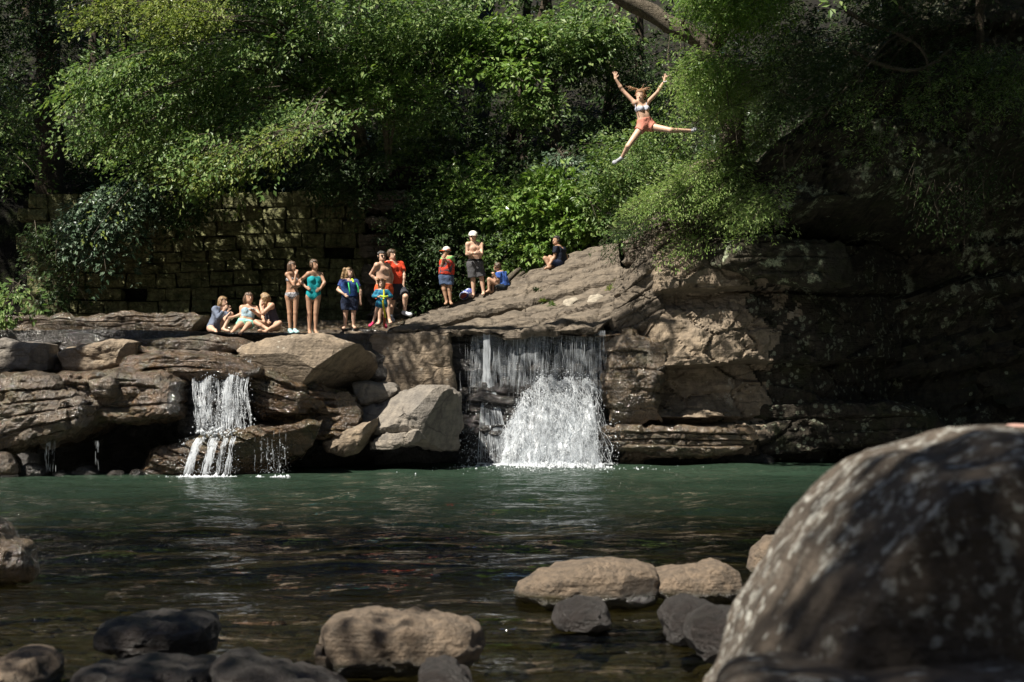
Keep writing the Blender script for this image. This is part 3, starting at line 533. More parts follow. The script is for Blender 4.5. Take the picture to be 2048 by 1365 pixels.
for k, (ol, Yk, lb) in enumerate((
    ([(728, 436), (770, 428), (800, 440), (802, 456), (770, 462), (730, 456)], 37.3, 'flat stone jutting from the wall end at head height above the men'),
    ([(715, 385), (790, 376), (840, 390), (838, 420), (760, 428), (716, 415)], 37.9, 'top corner stone of the broken wall end'),
    ([(712, 470), (790, 462), (812, 490), (800, 520), (745, 528), (712, 510)], 37.7, 'lit stepped stone in the broken wall end'),
    ([(722, 530), (800, 520), (830, 560), (820, 640), (735, 640)], 37.6, 'large lowest stone of the broken wall end behind the men'),
    ([(800, 560), (860, 548), (900, 590), (890, 640), (810, 640)], 37.8, 'dark bank rock behind the red shirt'),
    ([(700, 330), (760, 318), (850, 330), (860, 372), (790, 384), (705, 376)], 38.6, 'earthy rock under the slender trees on the wall'))):
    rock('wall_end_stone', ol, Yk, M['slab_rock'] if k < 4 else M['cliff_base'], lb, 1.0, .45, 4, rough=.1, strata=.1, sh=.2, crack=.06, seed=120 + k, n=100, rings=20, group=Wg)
rock('ledge_step', [(-60, 640), (150, 632), (300, 626), (400, 630), (424, 645), (415, 665), (200, 672), (-60, 670)], 33.5, M['damp_rock'], 'low wet step of rock behind the seated women', 1.5, .5, 4, rough=.07, strata=.1, sh=.12, crack=.04, seed=130, n=200, rings=30)
# driftwood and shards at the top of the slab
for k, (a, b_, c, d) in enumerate(((1018, 575, 1048, 545), (1030, 572, 1062, 548), (1012, 566, 1040, 538))):
    V, Q = tube(smooth_path([P(a, b_, 35.4), P((a + c) / 2, (b_ + d) / 2 - 3, 35.5), P(c, d, 35.7)], 8), np.linspace(.09, .05, 8), 6); mk('driftwood', V + fbm(V * 6, k, 2)[:, None] * .03, Q, M['pale_bark'], label='grey weathered stick lying behind the boy in blue', cat='driftwood', group='driftwood behind the boy in blue')

# ------------------------------------------------------------------ falling water
t = NT('white_water'); b_ = t.n('BsdfPrincipled', i_Roughness=.25); b_.inputs[0].default_value = (.80, .84, .88, 1); b_.inputs['Specular IOR Level'].default_value = .6
tr = t.n('BsdfTransparent'); mx = t.n('MixShader'); t.set(mx.inputs[0], t.ramp(t.noise(t.coord((6, 6, 2)), 6, 4, .7), .30, .62)); t.set(mx.inputs[1], tr.outputs[0]); t.set(mx.inputs[2], b_.outputs[0]); M['white_water'] = t.done(mx.outputs[0])
t = NT('foam'); b_ = t.n('BsdfPrincipled', i_Roughness=.35); b_.inputs[0].default_value = (.55, .585, .62, 1); tr = t.n('BsdfTransparent'); mx = t.n('MixShader', i_0=.72); t.set(mx.inputs[1], tr.outputs[0]); t.set(mx.inputs[2], b_.outputs[0]); M['foam'] = t.done(mx.outputs[0])
rg = np.random.default_rng(17)
def strands(b, n, seg, path, rad, sides=3, lmin=.12, lmax=.6, amax=.85):
    """n thin falling threads; path(u, s, k) gives points for fall fraction s; each broken off where it thins"""
    s = np.linspace(0, 1, seg)
    for k in range(n):
        u = rg.random(); a = rg.uniform(0, amax) if rg.random() > .2 else 0; e = min(1, a + rg.uniform(lmin, lmax))
        pts = path(u, a + (e - a) * s, k); r = rad(u) * rg.uniform(.35, 1.3) * (.15 + 1.25 * vnoise(pts * [11, 11, 6.], 7) ** 1.5); r[0] = r[-1] = .0006
        V, Q = tube(pts, r, sides); b.add(V, Q)
def drops(b, C, r):
    o = np.array([[1, 0, 0], [-1, 0, 0], [0, 1, 0], [0, -1, 0], [0, 0, 1], [0, 0, -1.]]); f = np.array([[0, 2, 4], [2, 1, 4], [1, 3, 4], [3, 0, 4], [2, 0, 5], [1, 2, 5], [3, 1, 5], [0, 3, 5]])
    n = len(C); V = (C[:, None] + o[None] * (r[:, None, None] * np.array([1, 1, 1.3]) * rg.uniform(.6, 1.5, (n, 1, 3)))).reshape(-1, 3); b.add(V, (np.arange(n)[:, None, None] * 6 + f[None]).reshape(-1, 3))
def curtain(b, fn, nu, ns):
    """thin broken film of water: a grid, torn open by its material"""
    u, q = np.meshgrid(np.linspace(0, 1, nu), np.linspace(0, 1, ns)); V = fn(u.ravel(), q.ravel()); a = np.arange(nu * ns).reshape(ns, nu)
    b.add(V, np.stack([a[:-1, :-1], a[:-1, 1:], a[1:, 1:], a[1:, :-1]], -1).reshape(-1, 4))
def film(name, lo, hi, sx, sz, fade=0.0, op=1.0):
    t = NT(name); b_ = t.n('BsdfPrincipled', i_Roughness=.3); b_.inputs[0].default_value = (.50, .54, .58, 1); tr = t.n('BsdfTransparent'); mx = t.n('MixShader')
    n1 = t.noise(t.coord((sx, 2, sz)), 3, 7, .72, .4); n2 = t.noise(t.coord(), 1.5, 3, .5); v = t.math('ADD', t.math('MULTIPLY', n1, .75), t.math('MULTIPLY', n2, .25)); pz = t.n('SeparateXYZ'); t.set(pz.inputs[0], t.n('NewGeometry').outputs['Position']); v = t.math('SUBTRACT', v, t.math('MULTIPLY', t.math('MAXIMUM', t.math('SUBTRACT', pz.outputs[2], 1.1), 0.0), fade))
    t.set(mx.inputs[0], t.math('MULTIPLY', t.ramp(v, lo, hi), op)); t.set(mx.inputs[1], tr.outputs[0]); t.set(mx.inputs[2], b_.outputs[0]); return t.done(mx.outputs[0])
M['veil_film'] = film('veil_film', .42, .72, 7, .5, 0, .6); M['plunge_film'] = film('plunge_film', .43, .68, 3.6, 1.8, .16, .75)
main = thing('waterfall', 'main white waterfall plunging off the ledge into the green pool', 'waterfall', P(1100, 925, 31))
n1 = lambda a, sd, oc=3: fbm(np.stack([a, 0 * a, 0 * a + sd], -1), sd, oc)
b = MB()
def veilc(u, q): return np.stack([P(940 + 272 * u, 700, 31.2)[:, 0] + .04 * n1(q * 4 + u * 9, 3), 31.22 - .14 * q + .04 * n1(u * 14, 5), 2.93 - q * (1.3 + .2 * n1(u * 7, 6))], -1)
curtain(b, veilc, 90, 40); b.build('veil_sheet', M['veil_film'], main, kind='stuff')
b = MB()   # thin veil clinging to the upper wall, heavier to the right
def veil(u, s, k):
    px = (918 + 300 * u) if k % 3 else 1040 + 150 * u; x = P(px, 700, 31.2)[0] + .07 * n1(s * 3 + k * 7.7, 3)
    return np.stack([x + 0 * s, 31.16 - .12 * s - .03 * ((k * 37) % 11) / 11, 2.93 - s * (1.05 + .8 * ((k * 41) % 17) / 17)], -1)
strands(b, 170, 10, veil, lambda u: .0036, lmin=.2, lmax=.9)
b.build('upper_veil', M['foam'], main, kind='stuff')
def plunge_top(uu): return 1.72 + .30 * n1(uu * 5, 11) + .14 * n1(uu * 17, 13) - 1.0 * np.clip(1 - uu / .42, 0, 1) ** 1.6
def ppos(uu, s, v):
    z0 = plunge_top(uu); x = -.16 + 1.92 * uu + (uu - .5) * .35 * s
    return x, 31.05 - v * s ** .8, z0 + .18 * s - (z0 + .2) * s ** 1.7
b = MB()
for v, sh in ((.45, -.02), (.6, .02), (.75, .05), (.9, .09), (1.05, .13)):
    def pl(u, q, v=v, sh=sh):
        x, y, z = ppos(.04 + .92 * u, q, v); nn = fbm(np.stack([u * 9 + sh * 30, q * 4, 0 * u], -1), 12, 4); return np.stack([x + .09 * nn, y + .2 * nn, z - sh * (1 - q) * 2 + .10 * nn], -1)
    curtain(b, pl, 80, 50)
b.build('plunge_sheet', M['plunge_film'], main, kind='stuff')
b = MB()
LW = np.array([.08, .2, .3, .38, .46, .52, .58, .64, .7, .78, .85, .92, .97])
def plunge(u, s, k):
    uu = LW[(k * 7) % 13] + (u - .5) * .13; v = .45 + .75 * ((k * 53) % 97) / 97; x, y, z = ppos(uu + 0 * s, s, v)
    j = .22 * s ** .5
    return np.stack([x + j * n1(s * 6 + k * 3.1, 5) * 1.5 + (((k * 29) % 31) / 31 - .5) * .25 * s, y, z + .10 * n1(s * 5 + k * 1.7, 6)], -1)
strands(b, 900, 9, plunge, lambda u: .0058, lmin=.12, lmax=.45)
b.build('plunge', M['foam'], main, kind='stuff')
b = MB()   # trickle column left of the plunge
def trick(u, s, k):
    x = -.62 + .14 * u; sp = np.clip(s - .35, 0, 1); return np.stack([x + sp * (u - .2) * 1.0 + .03 * n1(s * 5 + k, 4), 31.1 - .25 * sp, 2.9 - 2.9 * s ** 1.15], -1)
strands(b, 260, 10, trick, lambda u: .007); b.build('trickle', M['foam'], main, kind='stuff')
b = MB(); n = 7000
uu = rg.beta(2, 1.6, n); s_ = rg.random(n) ** .8; x, y, z = ppos(uu, s_, .45 + .9 * rg.random(n)); C = np.stack([x + rg.normal(0, .12, n) * (.4 + s_), y + rg.normal(0, .1, n), z + rg.normal(0, .13, n)], -1)
n2 = 1800; C = np.concatenate([C, np.stack([rg.uniform(-1.15, 2.3, n2), 30.5 + rg.normal(0, .3, n2), np.abs(rg.normal(0, .5, n2))], -1)]); C = C[C[:, 2] > 0]
drops(b, C, rg.gamma(2.0, .0024, len(C)) + .0015); b.build('spray', M['foam'], main, kind='stuff')
b = MB(); n = 5200; x = rg.normal(.62, .62, n // 2); x = x[(x > -1.5) & (x < 2.1)]; y = 30.15 + rg.normal(0, .30, len(x)) - .12 * np.abs(x - .85); C = np.stack([x, y, np.abs(rg.normal(0, .05, len(x))) * np.exp(-((x - .95) / .9) ** 2)], -1)
C[:, 2] *= .8; nf = 420; xf = rg.normal(.8, 1.1, nf); yf_ = 30.1 - rg.exponential(.7, nf); drops(b, np.stack([xf, yf_, .002 + wave(xf, yf_)], -1), rg.gamma(2, .0035, nf) + .0015); drops(b, C, rg.gamma(2.0, .0065, len(x)) + .003); curtain(b, lambda u, q: np.stack([-.75 + 2.9 * u, 30.75 - .95 * q * (.45 + .55 * np.sin(u * 3.1)) + .1 * n1(u * 9, 3), .035 + .05 * np.abs(fbm(np.stack([u * 22, q * 8, 0 * u], -1), 6, 3))], -1), 90, 22); b.build('foam', M['foam'], main, kind='stuff')
left = thing('waterfall', 'smaller cascade spilling over the brown left ledge in two steps', 'waterfall', P(430, 945, 27.3))
LL = np.array([.02, .13, .20, .33, .55, .66, .72, .76, .80, .84, .70, .78, 1.02, .26, 1.12, .92])
def cpos(uu, s, k=0.0):
    a = P(384 + 105 * uu, 722 + 8 * np.sin(uu * 9), 28.2); m = P(388 + 92 * uu, 764 + 12 * np.sin(uu * 13), 27.65); c = P(398 + 74 * uu + 30 * np.clip(uu - .75, 0, 1) * 2, 864, 27.35)
    s = np.asarray(s)[..., None]; q = np.where(s < .3, a + (m - a) * s / .3, m + (c - m) * ((np.maximum(s, .3) - .3) / .7)); q[..., 1] -= .22 * np.clip((s[..., 0] - .3), 0, 1) ** .7; return q
def casc(u, s, k):
    uu = LL[k % 16] + (u - .5) * .09; s = s * (1 - .35 * ((k * 23) % 19) / 19 * (k % 3 > 0)); q = cpos(np.full_like(s, uu), s); q[:, 0] += .05 * n1(s * 5 + k * 2.3, 3); q[:, 1] += .03 * n1(s * 4 + k, 4); return q
b = MB(); curtain(b, lambda u, q: cpos(u, q) + np.stack([0 * u, .06 * fbm(np.stack([u * 8, q * 6, 0 * u], -1), 4, 3), 0 * u], -1), 50, 44); b.build('cascade_sheet', film('cascade_film', .47, .72, 5, 1.3, 0, .65), left, kind='stuff')
b = MB(); strands(b, 400, 9, casc, lambda u: .0055, lmin=.2, lmax=.6); b.build('upper_cascade', M['foam'], left, kind='stuff')
b = MB()
def casc2(u, s, k):
    c = (0.0, .06, .02, .03, .30, .36, .33, .52, .66, .08, .31)[k % 11]; uu = np.clip(c + (u - .5) * .09, 0, 1.2); a = P(396 + 110 * uu, 876, 26.75); e = P(368 + 130 * uu, 950, 26.45); s = s[:, None]
    q = a + (e - a) * s; q[:, 2] = a[2] + (e[2] - a[2]) * s[:, 0] ** 1.4; q[:, 0] += .04 * n1(s[:, 0] * 5 + k * 1.3, 8); return q
strands(b, 420, 8, casc2, lambda u: .0065, lmin=.2, lmax=.6)
def side(u, s, k):
    px = 508 + 12 * ((k * 5) % 6) + 4 * u; a = P(px, 872 - .3 * (px - 508) + 14 * ((k * 7) % 5), 26.75); e = P(px, 945 - 9 * ((k * 11) % 4), 26.75); return a + (e - a) * s[:, None]
strands(b, 70, 7, side, lambda u: .0045, lmax=.3)
def side2(u, s, k):
    px = (95, 104, 90, 190)[k % 4] + 8 * u; a = P(px, 882, 26.3); e = P(px, 945, 26.3); return a + (e - a) * s[:, None]
strands(b, 60, 7, side2, lambda u: .005, lmax=.3)
b.build('lower_cascade', M['foam'], left, kind='stuff')
b = MB(); n = 1800; C = cpos(np.clip(rg.choice(LL, n) + rg.normal(0, .09, n), 0, 1.2), rg.random(n)) + rg.normal(0, .05, (n, 3)); drops(b, C, rg.gamma(2, .0024, n) + .0015)
n = 900; px = rg.choice([375, 395, 425, 440, 460, 540, 560], n) + rg.normal(0, 10, n); A = P(px, 946 - 70 * rg.random(n) ** 1.6, 26.5); A[:, 1] += rg.normal(0, .1, n); drops(b, A, rg.gamma(2, .0016, n) + .001)
n = 420; px = np.concatenate([rg.normal(395, 22, n // 2), rg.choice([372, 400, 425, 447, 462, 520, 548, 566], n // 2) + rg.normal(0, 7, n // 2)]); A = P(px, 950, 26.3); A[:, 2] = .005; A[:, 1] += rg.normal(0, .12, len(A)); drops(b, A, rg.gamma(2, .005, len(A)) + .002)
A = P(rg.uniform(398, 474, 170), 866, 27.0); A += rg.normal(0, .05, A.shape); drops(b, A, rg.gamma(2, .006, 170) + .002); b.build('spray', M['foam'], left, kind='stuff')
# ------------------------------------------------------------------ vegetation
def leaves(C, D, N, size, wid=.5, fold=.12):
    """folded leaf blades: C base, D axis, N normal"""
    D = unit(D); N = unit(N - (N * D).sum(-1, keepdims=True) * D); Sd = np.cross(D, N); s = size[:, None]
    V = np.stack([C, C + D * s * .45 + Sd * s * wid * .5 + N * s * fold, C + D * s - N * s * .08, C + D * s * .45 - Sd * s * wid * .5 + N * s * fold], 1).reshape(-1, 3)
    i = np.arange(len(C))[:, None] * 4
    return V, np.concatenate([i + [[0, 1, 2]], i + [[0, 2, 3]]])
FACE = np.array([-.1, -1.0, 0.])   # foliage turns its blades to the open light over the pool
def sprays(O, A, L, m, size, rg, droop=.25, flat=.55, tilt=None, wid=.5, spread=.38, jitter=.35):
    """flat leafy sprays: twig from O along A, length L, m leaves each"""
    n = len(O); A = unit(A)
    Nn = unit(np.array([0, 0, 1.]) * flat * .6 + TOSUN * .5 + FACE * .36 + rg.normal(size=(n, 3)) * .28); Nn = unit(Nn - (Nn * A).sum(-1, keepdims=True) * A); Sd = np.cross(A, Nn)
    t = rg.uniform(.05, 1, (n, m)); sg = rg.choice([-1., 1.], (n, m)); w = spread * np.sqrt(rg.uniform(0, 1, (n, m))) * np.sin(np.clip(t * .9 + .12, 0, 1) * math.pi) ** .6
    Lb = L[:, None, None]
    C = O[:, None] + A[:, None] * Lb * t[..., None] + Sd[:, None] * (sg * w)[..., None] * Lb + Nn[:, None] * rg.normal(0, .03, (n, m, 1)) * Lb
    C[..., 2] -= droop * (t ** 2 + .6 * w ** 2) * L[:, None]
    D = A[:, None] * .55 + Sd[:, None] * (sg * .8)[..., None] + rg.normal(size=(n, m, 3)) * .3; D[..., 2] -= droop * .6 + .1
    NN = Nn[:, None] + rg.normal(size=(n, m, 3)) * jitter
    sz = size * rg.uniform(.55, 1.25, (n, m))
    return leaves(C.reshape(-1, 3), D.reshape(-1, 3), NN.reshape(-1, 3), sz.ravel(), wid)
def twigs(O, A, L, rg, droop=.25, r=.008, k=4):
    b = MB(); A = unit(A)
    for o, a, l in zip(O, A, L):
        t = np.linspace(-.25, .85, k); p = o + a * (l * t)[:, None]; p[:, 2] -= droop * np.clip(t, 0, 1) ** 2 * l; b.add(*tube(p, np.linspace(r, r * .3, k), 3))
    return np.concatenate(b.V), np.concatenate(b.F)
def sample(poly, n, Y, rg, gap=.48, gf=.45, seed=1):
    """points filling a crown volume whose silhouette is poly, with gaps where a 3-D noise is low"""
    a = np.array([q[:2] for q in poly], float); out = []; c = 0
    while c < n:
        x = rg.uniform(a[:, 0].min(), a[:, 0].max(), 4 * n); y = rg.uniform(a[:, 1].min(), a[:, 1].max(), 4 * n); Yv = rg.uniform(Y[0], Y[1], 4 * n)
        ok = inpoly(x, y, poly); p = P(x[ok], y[ok], Yv[ok])
        g = vnoise(p * np.array([gf, gf, gf * 2.4]), seed) * .65 + vnoise(p * np.array([gf, gf, gf * 2.4]) * 2.1, seed + 3) * .35
        p = p[g > gap]; out.append(p); c += len(p)
    return np.concatenate(out)[:n]
def plant(name, label, cat, parts, trunk=(), base=None, group=None, seed=1, bark='bark', limbs=0, shoot='crown'):
    """a tree or shrub: parts = crown specs; trunk = list of (points, r0, r1)"""
    rg = np.random.default_rng(seed)
    allV = []; OO = []; tw = MB()
    crown = MB()
    for q in parts:
        O = sample(q['poly'], q['n'], q['Y'], rg, q.get('gap', .48), q.get('gf', .45), seed)
        A = np.array(q.get('dir', (-.5, -.3, -.1))) + rg.normal(size=(len(O), 3)) * np.array(q.get('dv', (.45, .45, .15))); L = rg.uniform(.6, 1.15, len(O)) * q.get('L', 1.2)
        crown_m = q['m']; V, Fc = sprays(O, A, L, q.get('k', 40), q.get('s', .11), rg, q.get('droop', .25), wid=q.get('w', .5), spread=q.get('sp', .38))
        allV.append((crown_m, V, Fc)); OO.append(O)
        kk = rg.choice(len(O), min(len(O), q.get('tw', 90)), replace=False)
        if len(kk): tw.add(*twigs(O[kk], A[kk], L[kk], rg, q.get('droop', .25), q.get('tr', .012)))
    O = np.concatenate(OO)
    tb = MB(); tp = []
    for pts, r0, r1 in trunk:
        p = smooth_path(pts, 22); p = p + fbm(p * 1.3, seed + 2, 3)[:, None] * r0 * .5; tp.append(p); r = np.linspace(r0, r1, 22) * (1 + .15 * fbm(p * 3, seed, 3)); V, Q = tube(p, r, 9); tb.add(V + fbm(V * 5, seed + 1, 3)[:, None] * r0 * .12, Q)
    if tp:
        T = np.concatenate([p[len(p) // 3:] for p in tp])
        for k in range(limbs):
            o = O[rg.integers(len(O))]; d = np.linalg.norm(T - o, axis=1) + .8 * np.maximum(T[:, 2] - o[2], 0); a = T[np.argmin(d)]
            m_ = (a + o) / 2 + [0, 0, .12 * np.linalg.norm(o - a)]; p = smooth_path([a, m_, o], 9); tw.add(*tube(p, np.linspace(.045, .01, 9), 5))
    if base is None: base = tp[0][0] if tp else np.array([O[:, 0].mean(), O[:, 1].mean(), O[:, 2].min()])
    root = thing(name, label, cat, base, group)
    by = {}
    for m_, V, Fc in allV: by.setdefault(m_, MB()).add(V, Fc)
    for m_, bb in by.items(): bb.build(shoot, M[m_], root, smooth=False)
    if tb.n: tb.build('trunk', M[bark], root)
    if tw.n: tw.build('branches' if tp else 'stems', M['pale_bark'], root, kind='stuff')
    return root
# main broad tree
def tr(pts, Y): return [P(a, b, Y + (c[0] if c else 0)) for a, b, *c in pts]
plant('broadleaf_tree', 'big broad tree with layered sunlit sprays filling the upper left', 'tree', [
    dict(poly=[(330, 60), (420, -20), (520, -160), (900, -160), (960, 40), (930, 110), (800, 170), (640, 200), (560, 160), (420, 200), (330, 150)], n=560, Y=(35, 39.5), m='leaf', k=44, L=1.5, s=.155, dir=(-.6, -.5, -.15)),
    dict(poly=[(170, 130), (330, 60), (560, 90), (700, 150), (760, 235), (640, 240), (560, 300), (470, 345), (330, 350), (215, 330), (250, 285), (175, 225)], n=420, Y=(32.5, 36.5), m='leaf', k=44, L=1.5, s=.14, dir=(-.9, -.35, -.35), droop=.3, gap=.55),
    dict(poly=[(170, 10), (330, -40), (480, -20), (470, 60), (330, 80), (180, 70)], n=150, Y=(32.5, 35), m='leaf_yellow', k=46, L=1.2, s=.11, dir=(-.9, -.4, -.1), gap=.55),
    dict(poly=[(180, 370), (330, 330), (480, 270), (640, 240), (660, 262), (520, 320), (440, 350), (300, 395), (190, 400)], n=95, Y=(32.5, 34), m='leaf_yellow', k=34, L=1.2, s=.10, dir=(-.85, -.3, -.4), gap=.46, tw=95, tr=.014),
    dict(poly=[(700, 30), (900, 0), (970, 90), (940, 230), (880, 270), (800, 230), (700, 200)], n=300, Y=(38.5, 42), m='leaf', k=40, L=1.3, s=.155, dir=(.3, -.6, -.2), gap=.54),
    dict(poly=[(610, 130), (800, 120), (930, 170), (800, 205), (650, 220)], n=150, Y=(36.5, 38), m='leaf_bright', k=40, L=1.1, s=.125, dir=(-.3, -.6, -.2), gap=.46)],
    [(tr([(735, 335), (715, 260), (690, 200), (650, 120), (560, 20), (470, -90)], 39), .24, .10), (tr([(712, 250), (700, 170), (720, 60), (760, -60)], 39), .15, .07)], limbs=46, seed=3, bark='light_bark')
plant('slender_tree', 'clump of slender pale stems standing on the end of the stone wall', 'tree', [
    dict(poly=[(690, 170), (780, 150), (870, 190), (850, 235), (760, 240), (700, 225)], n=60, Y=(37, 39), m='leaf', k=40, L=.9, s=.11, dir=(0, -.7, -.2))],
    [(tr([(777, 350), (774, 280), (770, 190), (765, 90)], 38.2), .10, .05), (tr([(781, 350), (772, 290), (760, 200), (745, 120)], 38.3), .05, .02), (tr([(779, 350), (783, 280), (798, 210), (800, 140)], 38.1), .05, .02)], limbs=8, seed=4, bark='light_bark')
plant('broadleaf_tree', 'dark tree with a thick straight trunk at the far left', 'tree', [
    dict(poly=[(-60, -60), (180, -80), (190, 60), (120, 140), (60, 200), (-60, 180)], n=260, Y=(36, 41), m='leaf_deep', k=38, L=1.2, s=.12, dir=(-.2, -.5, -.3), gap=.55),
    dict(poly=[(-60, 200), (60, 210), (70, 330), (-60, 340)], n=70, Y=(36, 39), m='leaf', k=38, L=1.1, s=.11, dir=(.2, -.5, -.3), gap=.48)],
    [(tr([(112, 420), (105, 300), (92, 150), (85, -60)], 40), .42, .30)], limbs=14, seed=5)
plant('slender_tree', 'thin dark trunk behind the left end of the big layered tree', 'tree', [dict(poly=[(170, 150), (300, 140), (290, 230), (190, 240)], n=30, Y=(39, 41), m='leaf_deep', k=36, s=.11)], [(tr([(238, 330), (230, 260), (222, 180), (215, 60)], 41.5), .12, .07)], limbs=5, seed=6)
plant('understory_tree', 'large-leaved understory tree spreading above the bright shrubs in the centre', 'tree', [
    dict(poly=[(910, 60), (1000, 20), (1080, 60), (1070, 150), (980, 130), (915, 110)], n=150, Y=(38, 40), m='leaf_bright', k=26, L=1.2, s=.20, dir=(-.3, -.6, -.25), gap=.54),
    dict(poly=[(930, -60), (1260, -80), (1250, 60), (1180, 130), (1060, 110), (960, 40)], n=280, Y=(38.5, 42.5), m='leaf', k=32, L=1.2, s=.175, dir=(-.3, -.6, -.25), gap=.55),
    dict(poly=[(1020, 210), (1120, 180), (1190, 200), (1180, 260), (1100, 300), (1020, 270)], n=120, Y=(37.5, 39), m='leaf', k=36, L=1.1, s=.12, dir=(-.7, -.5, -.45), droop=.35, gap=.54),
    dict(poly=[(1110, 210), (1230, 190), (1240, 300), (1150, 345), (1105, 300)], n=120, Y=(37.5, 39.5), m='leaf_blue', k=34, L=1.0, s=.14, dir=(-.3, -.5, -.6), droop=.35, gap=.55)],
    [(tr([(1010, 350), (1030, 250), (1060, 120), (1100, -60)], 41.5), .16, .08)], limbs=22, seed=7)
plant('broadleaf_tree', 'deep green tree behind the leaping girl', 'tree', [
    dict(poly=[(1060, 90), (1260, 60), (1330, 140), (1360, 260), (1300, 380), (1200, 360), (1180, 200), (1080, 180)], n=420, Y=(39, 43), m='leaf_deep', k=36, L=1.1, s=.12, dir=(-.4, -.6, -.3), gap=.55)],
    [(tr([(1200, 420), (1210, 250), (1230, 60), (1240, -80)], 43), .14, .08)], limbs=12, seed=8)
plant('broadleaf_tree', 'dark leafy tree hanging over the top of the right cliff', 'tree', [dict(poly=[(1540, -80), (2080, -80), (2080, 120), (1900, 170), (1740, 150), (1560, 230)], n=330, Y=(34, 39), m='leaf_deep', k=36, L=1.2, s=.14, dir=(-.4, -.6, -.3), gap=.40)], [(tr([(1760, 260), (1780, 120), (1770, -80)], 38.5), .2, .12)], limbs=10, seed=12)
# hemlocks
def hemlock(label, crown, trunk, seed, **k): return plant('hemlock_tree', label, 'tree', [dict(dict(m='needle', k=62, L=1.15, s=.085, w=.28, dir=(-.8, -.5, -.3), dv=(.4, .4, .2), droop=.38, gap=.54, sp=.30, tw=200, tr=.007), **c) for c in crown], trunk, seed=seed, **k)
hemlock('bright green hemlock bough hanging in the upper right of the clearing', [
    dict(poly=[(1395, 40), (1430, -60), (1600, -60), (1580, 60), (1530, 110), (1470, 150), (1420, 130), (1400, 90)], n=300, Y=(28.5, 31.5), m='leaf_bright', k=60, s=.09, w=.4, gap=.46),
    dict(poly=[(1390, 110), (1450, 120), (1560, 100), (1580, 150), (1480, 220), (1420, 200)], n=170, Y=(29, 32), gap=.54),
    dict(poly=[(1440, 190), (1640, 60), (1640, 220), (1560, 290), (1470, 280)], n=85, Y=(31.5, 33.5), m='leaf_deep', s=.06, k=70, gap=.55)],
    [(tr([(1475, 330), (1462, 240), (1450, 180), (1425, 110), (1380, 70), (1320, 40), (1260, 5), (1190, -60)], 32), .30, .17)], 9, limbs=20, bark='pale_bark')
hemlock('sunlit hemlock bush drooping over the rocks right of the leaping girl', [
    dict(poly=[(1310, 390), (1350, 370), (1400, 330), (1470, 310), (1560, 290), (1580, 340), (1530, 400), (1500, 470), (1430, 490), (1360, 470), (1370, 430), (1320, 410)], n=300, Y=(30.9, 32.2), dir=(-.9, -.4, -.25), tw=330, tr=.009),
    dict(poly=[(1430, 270), (1520, 230), (1560, 240), (1540, 290), (1450, 310)], n=60, Y=(31, 32.3)),
    dict(poly=[(1240, 520), (1260, 455), (1300, 430), (1300, 470), (1270, 500)], n=24, Y=(31.5, 32.2), m='leaf_deep', k=60)],
    [(tr([(1590, 420), (1570, 400), (1500, 380), (1420, 370)], 32.4), .07, .03)], 10, limbs=16)
hemlock('dim hemlock boughs along the shaded cliff top at right', [
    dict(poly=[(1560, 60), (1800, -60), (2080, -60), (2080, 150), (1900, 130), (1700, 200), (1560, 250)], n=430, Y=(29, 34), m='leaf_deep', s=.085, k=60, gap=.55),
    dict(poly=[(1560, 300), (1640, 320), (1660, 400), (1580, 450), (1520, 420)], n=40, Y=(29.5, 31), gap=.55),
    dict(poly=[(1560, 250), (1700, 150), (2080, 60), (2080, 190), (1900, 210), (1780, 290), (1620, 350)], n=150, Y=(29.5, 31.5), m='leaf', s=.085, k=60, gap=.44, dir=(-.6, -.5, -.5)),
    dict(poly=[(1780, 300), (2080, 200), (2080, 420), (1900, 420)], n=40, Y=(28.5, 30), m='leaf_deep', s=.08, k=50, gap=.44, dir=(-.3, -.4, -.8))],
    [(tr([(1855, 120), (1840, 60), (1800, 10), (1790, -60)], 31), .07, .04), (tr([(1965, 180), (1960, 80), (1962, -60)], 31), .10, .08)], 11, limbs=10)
# bare stems and the yellow stem right of the jumper
for k, (pts, r) in enumerate((([(1338, 235), (1342, 180), (1336, 110), (1345, 40)], .022), ([(1352, 230), (1350, 160), (1362, 90), (1352, 30)], .018), ([(1368, 225), (1372, 140), (1366, 60)], .022), ([(1385, 200), (1380, 130), (1392, 80)], .016), ([(1340, 190), (1360, 130), (1385, 100)], .014), ([(1358, 200), (1340, 150), (1320, 110)], .012), ([(1376, 180), (1358, 120), (1350, 90)], .012))):
    V, Q = tube(smooth_path(tr(pts, 33 + .1 * k), 12), np.linspace(r, r * .5, 12), 5); mk('bare_stem', V, Q, M['pale_bark'], label='thin leafless stem in the dark beside the leaping girl', cat='stem', group='bare stems beside the leaping girl')
V, Q = tube(smooth_path(tr([(1434, 240), (1433, 200), (1434, 160)], 31.3), 8), .03, 6); mk('yellow_stem', V, Q, plain('yellow_stem', (.42, .34, .06), .6), label='thin upright yellow stem below the hemlock bough', cat='stem')
for k, (pts, r) in enumerate((([(1690, 20), (1740, 50), (1800, 70), (1850, 110), (1860, 190)], .05), ([(1560, 180), (1600, 200), (1640, 190)], .03), ([(1700, 100), (1760, 130), (1840, 140), (1900, 100)], .06), ([(1570, 340), (1568, 300), (1590, 250)], .02))):
    V, Q = tube(smooth_path(tr(pts, 30.3), 14), np.linspace(r, r * .6, 14), 6); mk('root', V + fbm(V * 5, k, 2)[:, None] * .02, Q, M['pale_bark'], label=('crooked bare branch curving across the dark top right', 'short bare twig under the bright hemlock', 'gnarled root snaking along the dark cliff top', 'pale dead twig hanging over the cliff lip')[k], cat='branch')
